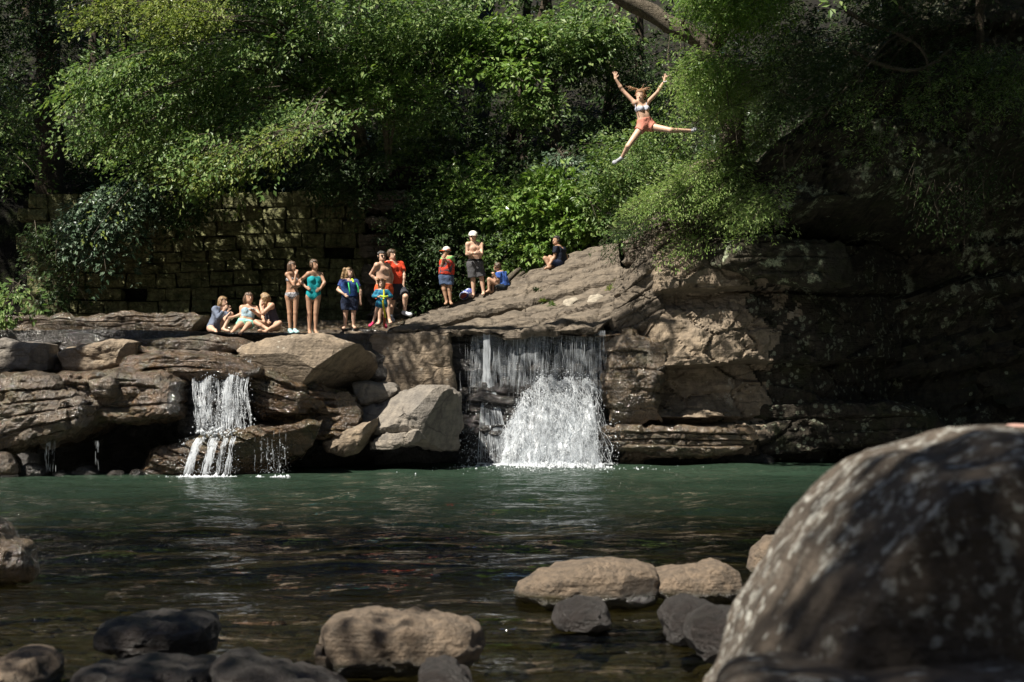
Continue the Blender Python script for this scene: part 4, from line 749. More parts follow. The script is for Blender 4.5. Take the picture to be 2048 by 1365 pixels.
# bright shrubs on the bank
Sg = 'leafy shrubs on the bank behind the slab'
shr = [  # px, py, half width, height, material, leaf size, Y
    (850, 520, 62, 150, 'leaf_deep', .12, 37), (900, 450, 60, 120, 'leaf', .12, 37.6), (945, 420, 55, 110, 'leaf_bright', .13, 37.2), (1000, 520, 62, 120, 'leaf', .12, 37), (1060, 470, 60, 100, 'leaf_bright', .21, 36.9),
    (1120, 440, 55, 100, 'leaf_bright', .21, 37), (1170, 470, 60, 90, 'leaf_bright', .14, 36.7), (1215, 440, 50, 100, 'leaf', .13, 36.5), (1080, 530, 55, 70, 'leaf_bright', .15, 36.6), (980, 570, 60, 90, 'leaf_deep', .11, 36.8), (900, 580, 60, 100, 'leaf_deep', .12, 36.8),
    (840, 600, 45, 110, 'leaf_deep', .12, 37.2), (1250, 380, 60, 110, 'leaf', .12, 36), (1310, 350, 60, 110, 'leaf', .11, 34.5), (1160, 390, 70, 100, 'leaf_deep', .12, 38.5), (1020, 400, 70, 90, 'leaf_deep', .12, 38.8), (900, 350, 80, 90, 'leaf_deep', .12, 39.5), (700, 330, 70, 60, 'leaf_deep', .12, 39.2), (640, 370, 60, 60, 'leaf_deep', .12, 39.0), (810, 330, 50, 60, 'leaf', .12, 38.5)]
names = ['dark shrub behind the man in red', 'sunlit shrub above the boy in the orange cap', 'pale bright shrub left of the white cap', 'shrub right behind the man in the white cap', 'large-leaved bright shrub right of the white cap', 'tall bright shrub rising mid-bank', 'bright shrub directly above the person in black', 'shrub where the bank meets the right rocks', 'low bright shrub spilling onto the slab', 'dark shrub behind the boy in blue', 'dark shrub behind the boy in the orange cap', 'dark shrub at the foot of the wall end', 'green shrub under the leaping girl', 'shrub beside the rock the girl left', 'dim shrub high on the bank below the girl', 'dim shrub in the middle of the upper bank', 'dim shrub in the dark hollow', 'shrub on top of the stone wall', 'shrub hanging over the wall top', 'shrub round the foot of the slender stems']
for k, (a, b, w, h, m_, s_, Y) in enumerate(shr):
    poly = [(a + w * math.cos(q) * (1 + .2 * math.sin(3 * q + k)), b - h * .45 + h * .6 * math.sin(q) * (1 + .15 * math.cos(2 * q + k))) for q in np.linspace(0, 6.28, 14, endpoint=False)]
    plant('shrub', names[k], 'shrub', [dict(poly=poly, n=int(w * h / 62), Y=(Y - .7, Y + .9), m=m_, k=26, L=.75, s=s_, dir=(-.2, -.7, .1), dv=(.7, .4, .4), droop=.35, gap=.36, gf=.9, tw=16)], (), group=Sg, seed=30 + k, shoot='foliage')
# vines and saplings over the left part of the wall
for k, (poly, m_, s_, n, lb) in enumerate((
    ([(140, 400), (260, 340), (340, 370), (300, 440), (220, 520), (160, 500)], 'leaf_blue', .15, 150, 'large-leaved bluish sapling hanging in front of the left part of the wall'),
    ([(290, 370), (430, 350), (420, 420), (330, 450)], 'leaf_deep', .13, 60, 'dark vine trailing over the wall top in the middle'),
    ([(60, 430), (160, 440), (150, 600), (70, 600)], 'leaf_deep', .12, 70, 'dark vine covering the far left of the wall'),
    ([(-50, 560), (40, 555), (46, 590), (10, 690), (-50, 720)], 'leaf', .13, 60, 'leafy bush cut by the left edge above the grey block'),
    ([(620, 310), (760, 300), (790, 350), (740, 400), (650, 380)], 'leaf_deep', .12, 90, 'ivy-like growth over the top right corner of the wall'))):
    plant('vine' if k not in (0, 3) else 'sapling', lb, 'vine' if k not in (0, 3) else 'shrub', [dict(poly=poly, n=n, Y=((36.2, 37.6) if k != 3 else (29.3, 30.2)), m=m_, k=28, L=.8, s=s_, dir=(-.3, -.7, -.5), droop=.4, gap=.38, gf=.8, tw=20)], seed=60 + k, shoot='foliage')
# tufts on the slab
for k, (a, b, w, h, Y, m_) in enumerate(((1072, 578, 10, 10, 32.8, 'leaf_deep'), (1104, 606, 10, 12, 31.9, 'leaf'), (1086, 602, 6, 6, 32.1, 'leaf_yellow'), (1236, 560, 16, 30, 31.9, 'leaf_yellow'), (1222, 575, 12, 14, 31.9, 'leaf_yellow'))):
    rg = np.random.default_rng(k); n = 44; C = np.array([slab_hit(a + rg.normal(0, w * .4), b + h * .3 + rg.uniform(-h * .25, h * .25))[0] for _ in range(n)]); D = rg.normal(size=(n, 3)) * .5 + [0, -.3, .6]; V, Fc = leaves(C, D, rg.normal(size=(n, 3)) + [0, -1, .5], rg.uniform(.06, .12, n), .2)
    mk('grass_tuft', V, Fc, M[m_], label=('dark green tuft growing in a crack high on the slab', 'green tuft in the middle of the slab', 'yellowish tuft beside the green slab tuft', 'yellow-green fern hanging at the right end of the slab', 'small yellow tuft low at the right end of the slab')[k], cat='plant', smooth=False)
# undergrowth covering the hillside: uncountable
rg = np.random.default_rng(77); n = 30000; X = rg.uniform(-22, 20, n); Yv = 38.8 + rg.exponential(5.0, n); ok = Yv < 62; X, Yv = X[ok], Yv[ok]
g = vnoise(np.stack([X * .6, Yv * .6, 0 * X], -1), 3); ok = (g > .34) & ~((X < -2.5) & (Yv < 40.2)); X, Yv = X[ok], Yv[ok]; z = f_hill(X, Yv)
n = len(X); O = np.stack([X, Yv, z + rg.uniform(.05, 1.1, n) * vnoise(np.stack([X * .9, Yv * .9, 0 * X], -1), 5) * 1.6], -1)
V, Fc = sprays(O, rg.normal(size=(n, 3)) * [.6, .5, .3] + [0, -.6, .1], rg.uniform(.4, .9, n), 5, .18, rg, .3)
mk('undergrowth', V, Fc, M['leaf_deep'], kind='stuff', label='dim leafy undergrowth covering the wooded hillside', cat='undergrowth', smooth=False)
# trees standing in the dark up the hillside
for k in range(11):
    rg = np.random.default_rng(200 + k); x = -17 + k * 2.1 + rg.uniform(-.7, .7); y = rg.uniform(43, 52); z = f_hill(np.array([x]), np.array([y]))[0] - .2
    poly = None; h = rg.uniform(9, 14); root = thing('woodland_tree', 'dim tree deep in the woods on the hillside', 'tree', (x, y, z), 'trees deep in the woods on the hillside')
    p = smooth_path([(x, y, z), (x + rg.uniform(-.4, .4), y, z + h * .5), (x + rg.uniform(-.8, .8), y, z + h)], 14); V, Q = tube(p, np.linspace(rg.uniform(.14, .26), .06, 14), 8); mk('trunk', V, Q, M['bark'], root)
    n = 150; O = np.stack([x + rg.normal(0, 2.0, n), y + rg.normal(0, 1.5, n), z + rg.uniform(1.2, h + 1.5, n)], -1); V, Fc = sprays(O, rg.normal(size=(n, 3)) * [.8, .6, .2] + [0, -.3, -.1], rg.uniform(.8, 1.5, n), 24, .21, rg, .25); mk('crown', V, Fc, M['leaf_deep'], root, smooth=False)
# ---- canopy of the gorge trees that lean over the pool from outside the picture
def canopy(label, clusters, trunk, seed, m_='leaf', s=.14):
    rg = np.random.default_rng(seed); b = MB()
    root = thing('leaning_tree', label, 'tree', trunk[0][0][0])
    tbm = MB()
    for pts, r0, r1 in trunk: tbm.add(*tube(smooth_path(pts, 18), np.linspace(r0, r1, 18), 8))
    T = np.concatenate([smooth_path(t_[0], 18)[6:] for t_ in trunk])
    for c, r, n in clusters:
        c = np.array(c); r = np.array(r); O = c + rg.normal(size=(n, 3)) * r * .5; b.add(*sprays(O, rg.normal(size=(n, 3)) * [.8, .8, .2], rg.uniform(.6, 1.1, n), 20, s * 1.2, rg, .25))
        a = T[np.argmin(np.linalg.norm(T - c, axis=1))]; tbm.add(*tube(smooth_path([a, (a + c) / 2 + [0, 0, .3], c], 8), np.linspace(.07, .02, 8), 5))
    b.build('crown', M[m_], root, smooth=False); tbm.build('trunk', M['bark'], root); return root
def sunward(px, py, Y, dist): return P(px, py, Y) + TOSUN * dist
CAN = [(sunward(820, 690, 31.2, 11.2), (.9, .45, .35), 13), (sunward(780, 690, 31.2, 11.0), (.5, .3, .3), 4), (sunward(850, 740, 31.1, 11.2), (.7, .3, .3), 7), (sunward(960, 720, 31.1, 11.4), (.8, .3, .4), 7), (sunward(1080, 700, 31.1, 11.4), (1.1, .35, .4), 9), (sunward(1220, 690, 31, 11.4), (.4, .4, .5), 9), (sunward(1265, 780, 31, 11.4), (.35, .4, .5), 9), (sunward(1350, 690, 31, 11.4), (.5, .3, .5), 4), (sunward(1310, 560, 31, 11.4), (.5, .3, .5), 4)]
canopy('tree leaning over the pool from the left bank with leafy limbs high above the falls', CAN, [([(-16.5, 22, 2), (-15.5, 23, 7), (-12, 25, 11.5), (-7, 27, 12.2), (-3, 27.2, 12.4), (-1, 27.2, 12.2)], .35, .08)], 21)
rgc = np.random.default_rng(3)
CL = []
for k in range(90):
    a, b_, Y = rgc.uniform(1520, 2150), rgc.uniform(120, 900), rgc.uniform(29.5, 33); CL.append((sunward(a, b_, Y, rgc.uniform(10.5, 12.5)), (1.0, .8, .5), 20))
for k in range(130): CL.append((sunward(rgc.uniform(1540, 2200), rgc.uniform(-80, 280), rgc.uniform(35, 54), rgc.uniform(10, 13)), (1.2, 1.0, .6), 20))
for k in range(20): CL.append((sunward(rgc.uniform(1470, 1600), rgc.uniform(500, 900), 31, rgc.uniform(10.5, 12)), (.45, .45, .35), 7))
for k in range(0): CL.append((sunward(rgc.uniform(1280, 1400), rgc.uniform(480, 900), 31, rgc.uniform(10.5, 12)), (.3, .3, .25), 4))
LIT = [P(a, b_, 30.5) for a, b_ in ((1240, 170), (1320, 170), (1285, 200), (1290, 250), (1250, 300), (1350, 262), (1240, 325), (1340, 530), (1400, 500), (1370, 620), (1430, 660), (1370, 700), (1350, 800), (1430, 820), (1300, 870), (1400, 360), (1480, 380), (1370, 420), (1480, 60), (1430, 100), (1420, 450))]
def shades(c, r): return any(np.linalg.norm(np.cross(c - q, TOSUN)) < r for q in LIT)
JP = [P(a, b_, 30.0) for a, b_ in ((1235, 150), (1325, 150), (1280, 195), (1290, 250), (1255, 290), (1232, 325), (1345, 262), (1385, 262))]
def onjump(c, r=1.3): return any(np.linalg.norm(np.cross(c - q, TOSUN)) < r for q in JP)
CL = [c for c in CL if not onjump(c[0]) and c[0][2] > 1.5 + (c[0][1]) * .30 and not shades(c[0], 1.25 if c[1][0] > .6 else .35)]
canopy('tree on top of the right cliff whose crown shades the cliff face', CL, [([(11, 36, 8), (9, 34, 12), (7, 31, 14), (5.5, 29, 14.5)], .35, .1), ([(9, 34, 12), (10, 29, 14), (8, 26, 14.5)], .2, .06)], 22)

# shade trees: over the far left of the glade, over the cliff, and round the pool behind the camera
LIT2 = [P(a, b_, Y) for a, b_, Y in ((450, 600, 31), (500, 600, 31), (540, 600, 31), (585, 530, 31), (585, 600, 31), (630, 530, 31), (630, 620, 31), (700, 545, 31.4), (700, 620, 31.4), (765, 520, 32.4), (790, 520, 32.8), (790, 600, 32.5), (890, 510, 34), (890, 580, 34), (946, 480, 34.6), (955, 560, 34.6), (1000, 545, 34.8), (1100, 500, 35.3), (900, 620, 33), (1000, 600, 33), (1100, 560, 34), (1150, 630, 32), (600, 700, 28.5), (830, 800, 29), (300, 720, 28.5), (100, 720, 28), (300, 800, 27), (430, 800, 27.5), (0, 820, 26.7), (400, 150, 34), (550, 100, 34), (700, 80, 34), (450, 230, 33.5), (600, 180, 34), (300, 220, 33.5), (850, 120, 35), (750, 180, 34.5), (350, 300, 33), (250, 360, 33), (1000, 90, 35), (1120, 240, 35), (1060, 450, 36.5), (950, 410, 36.8), (1150, 460, 36.5), (1000, 490, 37), (900, 430, 37.4), (1210, 420, 36.5), (850, 490, 37), (1100, 400, 37), (1170, 250, 35), (300, 40, 34), (760, 400, 37.6), (760, 480, 37.5), (740, 540, 37.4), (770, 430, 37.3), (735, 300, 38.8), (715, 250, 38.8), (777, 260, 38), (777, 310, 38), (300, 420, 36.5), (240, 460, 36.5), (1400, 480, 31), (1340, 540, 31))]
def shades2(c, r): return onjump(c, 1.5) or any(np.linalg.norm(np.cross(c - q, TOSUN)) < r for q in LIT2 + LIT)
C2 = []
for k in range(150):
    a, b_, Y = rgc.uniform(-200, 820), rgc.uniform(-40, 640), rgc.uniform(37.5, 44); c = sunward(a, b_, Y, rgc.uniform(11, 15))
    if c[2] > 1.5 + c[1] * .30 and not shades2(c, 1.15): C2.append((c, (.9, .9, .5), 16))
canopy('tall tree on the left bank whose high crown shades the stone wall', C2, [([(-19, 27, 3), (-18.5, 28, 9), (-16, 30, 15), (-11, 31, 17), (-7, 31, 18)], .4, .1), ([(-18.5, 28, 9), (-17, 31, 15), (-14, 33, 19)], .2, .06)], 23)
C3 = []  # unseen crown added overhead to block skylight from the right cliff
for k in range(92):
    c = np.array([rgc.uniform(4.5, 17), rgc.uniform(12, 36), rgc.uniform(12.5, 18)])
    if c[2] > 1.5 + c[1] * .30 + .6 and not shades2(c, 1.3): C3.append((c, (1.1, 1.1, .6), 18))
canopy('unseen tall tree added on the right bank to keep skylight off the cliff', C3, [([(19, 26, 3), (18, 26, 9), (15, 25, 14), (10, 24, 15.5), (6, 22, 15)], .4, .1), ([(18, 26, 9), (15, 30, 14), (10, 33, 15)], .2, .06), ([(18, 26, 9), (15, 18, 14), (9, 15, 15)], .2, .06)], 24, s=.2)
C4 = [(sunward(300, 1290, 8, 10), (.8, .7, .4), 16), (sunward(60, 1330, 7.3, 10), (.7, .6, .4), 14), (sunward(520, 1340, 7.2, 10), (.6, .5, .4), 12)]  # unseen leaf clusters added sunward of the lower left stones to shade them
canopy('unseen tree added on the near left bank to shade the dark stones', C4, [([(-13, -6, 1), (-12, -5, 6), (-9, 2, 9), (-6.5, 4.3, 9)], .3, .05)], 25)
C5 = [(sunward(a, b_, 3.65, 11.5), (.30, .30, .25), 15) for a, b_ in ((1990, 1100), (2090, 1020), (1960, 1240), (2070, 1180), (1920, 1350), (2040, 1330), (2130, 1120), (2120, 1280))]  # unseen leaf clusters added to cast shade on the right of the boulder
canopy('unseen tree added behind the camera whose branch shades the right half of the huge boulder', C5, [([(8, -9, .5), (6, -7.5, 6), (2, -4.5, 11), (-1.5, -1.5, 11)], .28, .04)], 26, s=.1)
proto = None; bt = []
for k in range(30):
    rg = np.random.default_rng(300 + k)
    if k < 12: x, y = -17 + k * 3.1, rg.uniform(-16, -9)
    elif k < 21: x, y = rg.uniform(-25, -19), -8 + (k - 12) * 4.2
    else: x, y = rg.uniform(15.5, 20), -8 + (k - 21) * 4.2
    bt.append((x, y))
rg = np.random.default_rng(9); n = 200; h = 11.0
O = np.stack([rg.normal(0, 2.0, n), rg.normal(0, 1.8, n), rg.uniform(1.5, h + 1, n)], -1); cv = sprays(O, rg.normal(size=(n, 3)) * [.8, .8, .2], rg.uniform(.8, 1.5, n), 24, .22, rg, .25)
tv = tube(smooth_path([(0, 0, 0), (.3, .1, 5), (0, .2, 11)], 12), np.linspace(.28, .06, 12), 8)
first = None
for k, (x, y) in enumerate(bt):
    z = f_bank(np.array([x]), np.array([y]))[0] - .3
    if first is None:
        first = thing('bank_tree', 'tree on the wooded bank around the pool', 'tree', (0, 0, 0), 'trees on the wooded banks around the pool'); ch = [mk('crown', *cv, M['leaf_deep'], first, smooth=False), mk('trunk', *tv, M['bark'], first)]; o = first
    else:
        o = first.copy(); COL.objects.link(o)
        for q in ch: w = q.copy(); COL.objects.link(w); w.parent = o
    o.location = (x, y, z); o.rotation_euler = (0, 0, k * 1.7); o.scale = (1, 1, .9 + .25 * (k % 3) / 2)
# ------------------------------------------------------------------ people: one signed-distance body per person, polygonised
def surfnet(f, org, res):
    s = f < 0; nx, ny, nz = f.shape
    C = [(i, j, k) for i in (0, 1) for j in (0, 1) for k in (0, 1)]
    sl = lambda A, c: A[c[0]:nx - 1 + c[0], c[1]:ny - 1 + c[1], c[2]:nz - 1 + c[2]]
    cnt = sum(sl(s, c).astype(np.int8) for c in C); act = (cnt > 0) & (cnt < 8); idx = np.full(act.shape, -1, np.int64); ids = np.argwhere(act); idx[act] = np.arange(len(ids))
    acc = np.zeros((len(ids), 3)); num = np.zeros(len(ids))
    val = {c: f[ids[:, 0] + c[0], ids[:, 1] + c[1], ids[:, 2] + c[2]] for c in C}
    for a in C:
        for ax in range(3):
            if a[ax]: continue
            b = list(a); b[ax] = 1; b = tuple(b); va, vb = val[a], val[b]; m = (va < 0) != (vb < 0)
            t = np.where(m, va / np.where(m, va - vb, 1), 0); p = np.tile(np.array(a, float), (len(ids), 1)); p[:, ax] += t; acc[m] += p[m]; num[m] += 1
    V = (ids + acc / num[:, None]) * res + org
    Q = []
    for ax in range(3):
        o1, o2 = [q for q in range(3) if q != ax]
        A = s; B = np.roll(s, -1, ax); m = A != B
        ix = np.argwhere(m); ok = (ix[:, ax] < f.shape[ax] - 1) & (ix[:, o1] > 0) & (ix[:, o2] > 0) & (ix[:, o1] < f.shape[o1] - 1) & (ix[:, o2] < f.shape[o2] - 1); ix = ix[ok]
        def g(d1, d2):
            q = ix.copy(); q[:, o1] += d1; q[:, o2] += d2; return idx[q[:, 0], q[:, 1], q[:, 2]]
        q = np.stack([g(-1, -1), g(0, -1), g(0, 0), g(-1, 0)], -1)
        flip = s[ix[:, 0], ix[:, 1], ix[:, 2]] ^ (ax == 1)
        q[~flip] = q[~flip][:, ::-1]; Q.append(q)
    return V, np.concatenate(Q)
def field(prims, res, clips=(), cutters=()):
    """prims: (a, b, ra, rb, k, clip) with clip None or (point, normal)"""
    A = np.array([p[0] for p in prims]); B = np.array([p[1] for p in prims]); R = np.array([max(p[2], p[3]) for p in prims])[:, None]
    lo = np.minimum(A - R, B - R).min(0) - 4 * res; hi = np.maximum(A + R, B + R).max(0) + 4 * res; n = np.ceil((hi - lo) / res).astype(int) + 1
    f = np.full(n, .3); ax = [lo[i] + res * np.arange(n[i]) for i in range(3)]
    for a, b, ra, rb, k, clip in prims:
        a = np.asarray(a); b = np.asarray(b); r = max(ra, rb) + k + 3 * res
        i0 = np.maximum(((np.minimum(a, b) - r - lo) / res).astype(int), 0); i1 = np.minimum(((np.maximum(a, b) + r - lo) / res).astype(int) + 2, n)
        sl = tuple(slice(i0[i], i1[i]) for i in range(3))
        X = np.stack(np.meshgrid(*[ax[i][sl[i]] for i in range(3)], indexing='ij'), -1)
        ab = b - a; L = ab @ ab + 1e-9; t = np.clip(((X - a) @ ab) / L, 0, 1); d = np.linalg.norm(X - a - t[..., None] * ab, axis=-1) - (ra + (rb - ra) * t)
        if clip is not None: d = np.maximum(d, (X - clip[0]) @ clip[1])
        o = f[sl]; h = np.clip(.5 + .5 * (o - d) / k, 0, 1); f[sl] = o + (d - o) * h - k * h * (1 - h)
    if len(clips) or len(cutters):
        X = np.stack(np.meshgrid(*ax, indexing='ij'), -1)
        for p, nn in clips: f = np.maximum(f, (X - p) @ nn)
        for c in cutters: f = np.maximum(f, c(X))
    return f, lo
def blob(name, prims, m, parent, res=.01, clips=(), cutters=(), label=None, crumple=0.0, cf=12.0):
    f, lo = field(prims, res, clips, cutters); V, Q = surfnet(f, lo, res)
    if crumple: V = V + np.stack([fbm(V * cf * np.array([1, 1, .55]) + 9 * k, 7 + k, 3) for k in range(3)], -1) * crumple
    return mk(name, V, Q, m, parent, label=label)
ICO = None
def ball(name, c, r, m, parent, sc=(1, 1, 1), R=None):
    a = np.linspace(0, 2 * math.pi, 8, endpoint=False); rows = [[0, 0, -1.]]; rows += [[math.cos(e) * math.cos(q), math.cos(e) * math.sin(q), math.sin(e)] for e in (-.8, 0, .8) for q in a]; rows.append([0, 0, 1.])
    V = np.array(rows) * r * np.array(sc)
    if R is not None: V = V @ R
    j = np.arange(8); j2 = (j + 1) % 8
    return mk(name, V + c, [np.concatenate([np.stack([1 + i * 8 + j, 1 + i * 8 + j2, 9 + i * 8 + j2, 9 + i * 8 + j], -1) for i in (0, 1)]), np.concatenate([np.stack([0 * j, 1 + j2, 1 + j], -1), np.stack([25 + 0 * j, 17 + j, 17 + j2], -1)])], m, parent)
M['eye'] = plain('eye', (.02, .015, .012), .3); M['lips'] = plain('lips', (.30, .11, .09), .5)
def skinmat(name, c):
    t = NT(name); b = t.n('BsdfPrincipled', i_Roughness=.48); v = t.noise(t.coord(), 9, 4); t.set(b.inputs[0], t.mix(t.ramp(v, .3, .7), tuple(x * .88 for x in c), tuple(min(1, x * 1.08) for x in c)))
    b.inputs['Subsurface Weight'].default_value = .12; b.inputs['Subsurface Radius'].default_value = (.02, .008, .004); b.inputs['Specular IOR Level'].default_value = .35
    return t.done(b.outputs[0])
SK = {'fair': skinmat('fair_skin', (.50, .325, .235)), 'tan': skinmat('tan_skin', (.36, .215, .14)), 'mid': skinmat('mid_skin', (.43, .265, .18)), 'dark': skinmat('brown_skin', (.20, .10, .06))}
def hairmat(name, a, b):
    t = NT(name); p = t.n('BsdfPrincipled', i_Roughness=.42); v = t.noise(t.coord((1, 1, .25)), 60, 4); t.set(p.inputs[0], t.mix(t.ramp(v, .35, .65), a, b)); t.set(p.inputs['Normal'], t.bump(v, .8, .02)); return t.done(p.outputs[0])
HR = {'blond': hairmat('blond_hair', (.30, .20, .10), (.14, .085, .04)), 'brown': hairmat('brown_hair', (.09, .055, .03), (.04, .024, .014)), 'black': hairmat('black_hair', (.02, .016, .014), (.01, .008, .007)), 'wet': hairmat('wet_hair', (.12, .075, .045), (.05, .03, .02)), 'grey': hairmat('grey_hair', (.10, .09, .08), (.04, .035, .03)), 'red': hairmat('auburn_hair', (.28, .14, .06), (.12, .06, .025))}
CM = {}
def cloth(name, c, c2=None, sc=18):
    if name in CM: return CM[name]
    t = NT(name); b = t.n('BsdfPrincipled', i_Roughness=.75); b.inputs['Specular IOR Level'].default_value = .2; co = t.coord()
    if c2: cc = t.mix(t.ramp(t.noise(co, sc, 3, .6, 1.5), .47, .53), c, c2)
    else: cc = t.mix(t.ramp(t.noise(co, 7, 4), .3, .7), tuple(x * .8 for x in c), tuple(min(1, x * 1.15) for x in c))
    t.set(b.inputs[0], cc); t.set(b.inputs['Normal'], t.bump(t.noise(co, 11, 5, .6, .6), .55, .03)); CM[name] = t.done(b.outputs[0]); return CM[name]

UP = np.array([0, 0, 1.])
def person(label, Y, j, s=1.0, face=(0, -1, 0), skin='mid', build=1.0, fem=True, hair=('brown', 'short'), near='L', clothes=(), hs=1.0, feet=(), hands='relaxed', group=None, dep=.0, lie=False):
    J = {k: P(v[0], v[1], Y + (v[2] if len(v) > 2 else 0)) for k, v in j.items()}
    face = unit(np.array(face, float)); lat0 = unit(np.cross(face, UP))       # person's right when facing 'face'
    # give shoulders and hips their true width where the picture foreshortens them
    for a, b, wd in (('shL', 'shR', (.31 if fem else .36) * s * build ** .5), ('hipL', 'hipR', (.19 if fem else .18) * s * build ** .5)):
        d = J[b] - J[a]; w = np.linalg.norm(d)
        if w < wd:
            e = math.sqrt(wd * wd - w * w) / 2; sg = 1 if near == 'L' else -1; J[a] = J[a] - [0, sg * e, 0]; J[b] = J[b] + [0, sg * e, 0]
        elif w > wd * 1.12:
            m = (J[a] + J[b]) / 2; q = wd * 1.12 / w; J[a] = m + (J[a] - m) * q; J[b] = m + (J[b] - m) * q
    sh = (J['shL'] + J['shR']) / 2; hp = (J['hipL'] + J['hipR']) / 2; U = unit(sh - hp); T = np.linalg.norm(sh - hp)
    ls = unit(J['shR'] - J['shL']); lh = unit(J['hipR'] - J['hipL']); bf = unit(np.cross(ls, U));
    if bf @ face < 0 and abs(bf @ face) > .2: bf = -bf
    if bf[1] > .35 and face[1] <= 0: bf = -bf
    hc = J['head']; k = s * build
    G = {}
    def cap(tag_, a, b, ra, rb, kk=.03): G.setdefault(tag_, []).append((np.asarray(a), np.asarray(b), ra, rb, kk * s))
    wst = hp + U * T * .42; ch = hp + U * T * .76
    wr = (.088 if fem else .105) * k
    for sg in (-1, 1):
        cap('pelvis', hp + lh * sg * .065 * s - U * .01, hp + lh * sg * .06 * s + U * .07 * s, .102 * k, .095 * k, .05)
        cap('torso', hp + lh * sg * .06 * s + U * .05 * s, wst + (lh + ls) / 2 * sg * .045 * s, .095 * k, wr, .05)
        cap('torso', wst + (lh + ls) / 2 * sg * .045 * s, ch + ls * sg * .075 * s, wr, .095 * k, .05)
        cap('pelvis', hp + lh * sg * .065 * s - bf * .045 * s - U * .03 * s, hp + lh * sg * .065 * s - bf * .04 * s, .085 * k, .08 * k, .04)
        if fem and s > .88: cap('breast', ch + ls * sg * .07 * s + bf * .055 * k - U * .01 * s, ch + ls * sg * .075 * s + bf * .065 * k - U * .025 * s, .055 * k, .05 * k, .03)
        if not fem: cap('torso', ch + ls * sg * .08 * s + bf * .03 * s + U * .02, ch + ls * sg * .05 * s + bf * .04 * s + U * .02, .07 * k, .07 * k, .04)
    cap('sh', J['shL'] - U * .01, J['shR'] - U * .01, .052 * s * build ** .5, .052 * s * build ** .5, .05)
    nb = sh + U * .025 * s + bf * -.01
    for q in ('shL', 'shR'): cap('trap', nb + U * .025 * s, J[q] + U * .012 * s, .045 * s, .042 * s, .04)
    H = s * hs; fu = unit(UP + .0 * face); hb = hc - UP * .075 * H - face * .02 * H
    cap('neck', nb, hb, .052 * s * (1 if not fem else .88), .05 * s * (1 if not fem else .88), .03)
    cap('head', hc + UP * .035 * H - face * .012 * H, hc - UP * .04 * H + face * .012 * H, .088 * H, .073 * H, .03)
    cap('head', hc - UP * .075 * H + face * .05 * H, hc - UP * .06 * H + face * .02 * H, .036 * H, .05 * H, .035)
    cap('head', hc + face * .082 * H + UP * .012 * H, hc + face * .1 * H - UP * .022 * H, .010 * H, .016 * H, .012)
    for sg in (-1, 1): cap('head', hc + lat0 * sg * .084 * H - UP * .0 * H, hc + lat0 * sg * .09 * H - face * .01 * H + UP * .02 * H, .014 * H, .018 * H, .01)
    for sd in 'LR':
        a, e, w = J['sh' + sd], J['el' + sd], J['ha' + sd]
        cap('uarm', a, e, .05 * s * build ** .7, .038 * s * build ** .6, .03); cap('farm', e, e + (w - e) * .3, .038 * s, .041 * s * build ** .4, .02); cap('farm', e + (w - e) * .3, w, .04 * s * build ** .4, .026 * s, .02)
        d = unit(w - e) if ('hd' + sd) not in j else unit(P(*(j['hd' + sd][:2]), Y + (j['hd' + sd][2] if len(j['hd' + sd]) > 2 else 0)) - w)
        lt = unit(np.cross(d, [0, 1., 0.15])); pn = np.cross(lt, d); hk = s * .95 * (1 if s > .9 else 1.05)
        if pn[1] > 0: pn = -pn
        for q in (-.022, 0, .022): cap('hand', w + lt * q * .6 * hk, w + d * .085 * hk + lt * q * hk, .017 * hk, .014 * hk, .012)
        op = hands == 'open'; thumb = 1 if sd == 'L' else -1
        if (np.cross(d, [0, 1., 0])[0] * 1) and op: thumb = 1 if lt @ (hc - w) > 0 else -1
        for fi, (q, ln) in enumerate(((-.032, .066), (-.011, .08), (.011, .086), (.032, .074))):
            b0 = w + d * .085 * hk + lt * q * .8 * hk; dd = unit(d + lt * q * (14 if op else 4)); b1 = b0 + dd * ln * .5 * hk
            b2 = b1 + unit(dd + pn * (-.25 if op else -1.0)) * ln * .5 * hk
            cap('hand', b0, b1, .0105 * hk, .0095 * hk, .006); cap('hand', b1, b2, .0095 * hk, .008 * hk, .006)
        tb = w + d * .025 * hk + lt * thumb * .025 * hk; t1 = tb + unit(d + lt * thumb * (1.1 if op else .7)) * .045 * hk; cap('hand', tb, t1, .014 * hk, .0115 * hk, .01); cap('hand', t1, t1 + unit(d + lt * thumb * .35) * .03 * hk, .0115 * hk, .009 * hk, .006)
        a, e, w = J['hip' + sd] - U * .03 * s, J['kn' + sd], J['an' + sd]; to = J['to' + sd]
        cap('thigh', a, e, .088 * k, .056 * s * build ** .6, .045); sh_d = unit(w - e); back = unit(np.cross(np.cross(sh_d, unit(to - w)), sh_d)) * -1
        cap('shin', e, w, .052 * s * build ** .5, .035 * s, .025); cap('shin', e + (w - e) * .18 + back * .02 * s, e + (w - e) * .45 + back * .018 * s, .044 * s * build ** .5, .042 * s * build ** .5, .03)
        ft = unit(to - w); cap('foot', w - ft * .03 * s + sh_d * .03 * s, w, .034 * s, .035 * s, .02); cap('foot', w + sh_d * .03 * s, to, .034 * s, .026 * s, .02)
        lf = unit(np.cross(ft, sh_d)); cap('foot', to + lf * .02 * s - ft * .03 * s, to + lf * .018 * s, .026 * s, .022 * s, .02); cap('foot', to - lf * .02 * s - ft * .03 * s, to - lf * .018 * s, .026 * s, .022 * s, .02)
    base = np.array([hp[0], hp[1], min(J['toL'][2], J['toR'][2], hp[2]) - .02])
    root = thing('person', label, 'person', base, group)
    allp = [p + (None,) for g in G.values() for p in g]
    blob('body', allp, SK[skin], root, res=.009 if hands == 'open' else .0125)
    # face
    for sg in (-1, 1): ball('eye', hc + face * .079 * H + lat0 * sg * .031 * H + UP * .014 * H, .0095 * H, M['eye'], root)
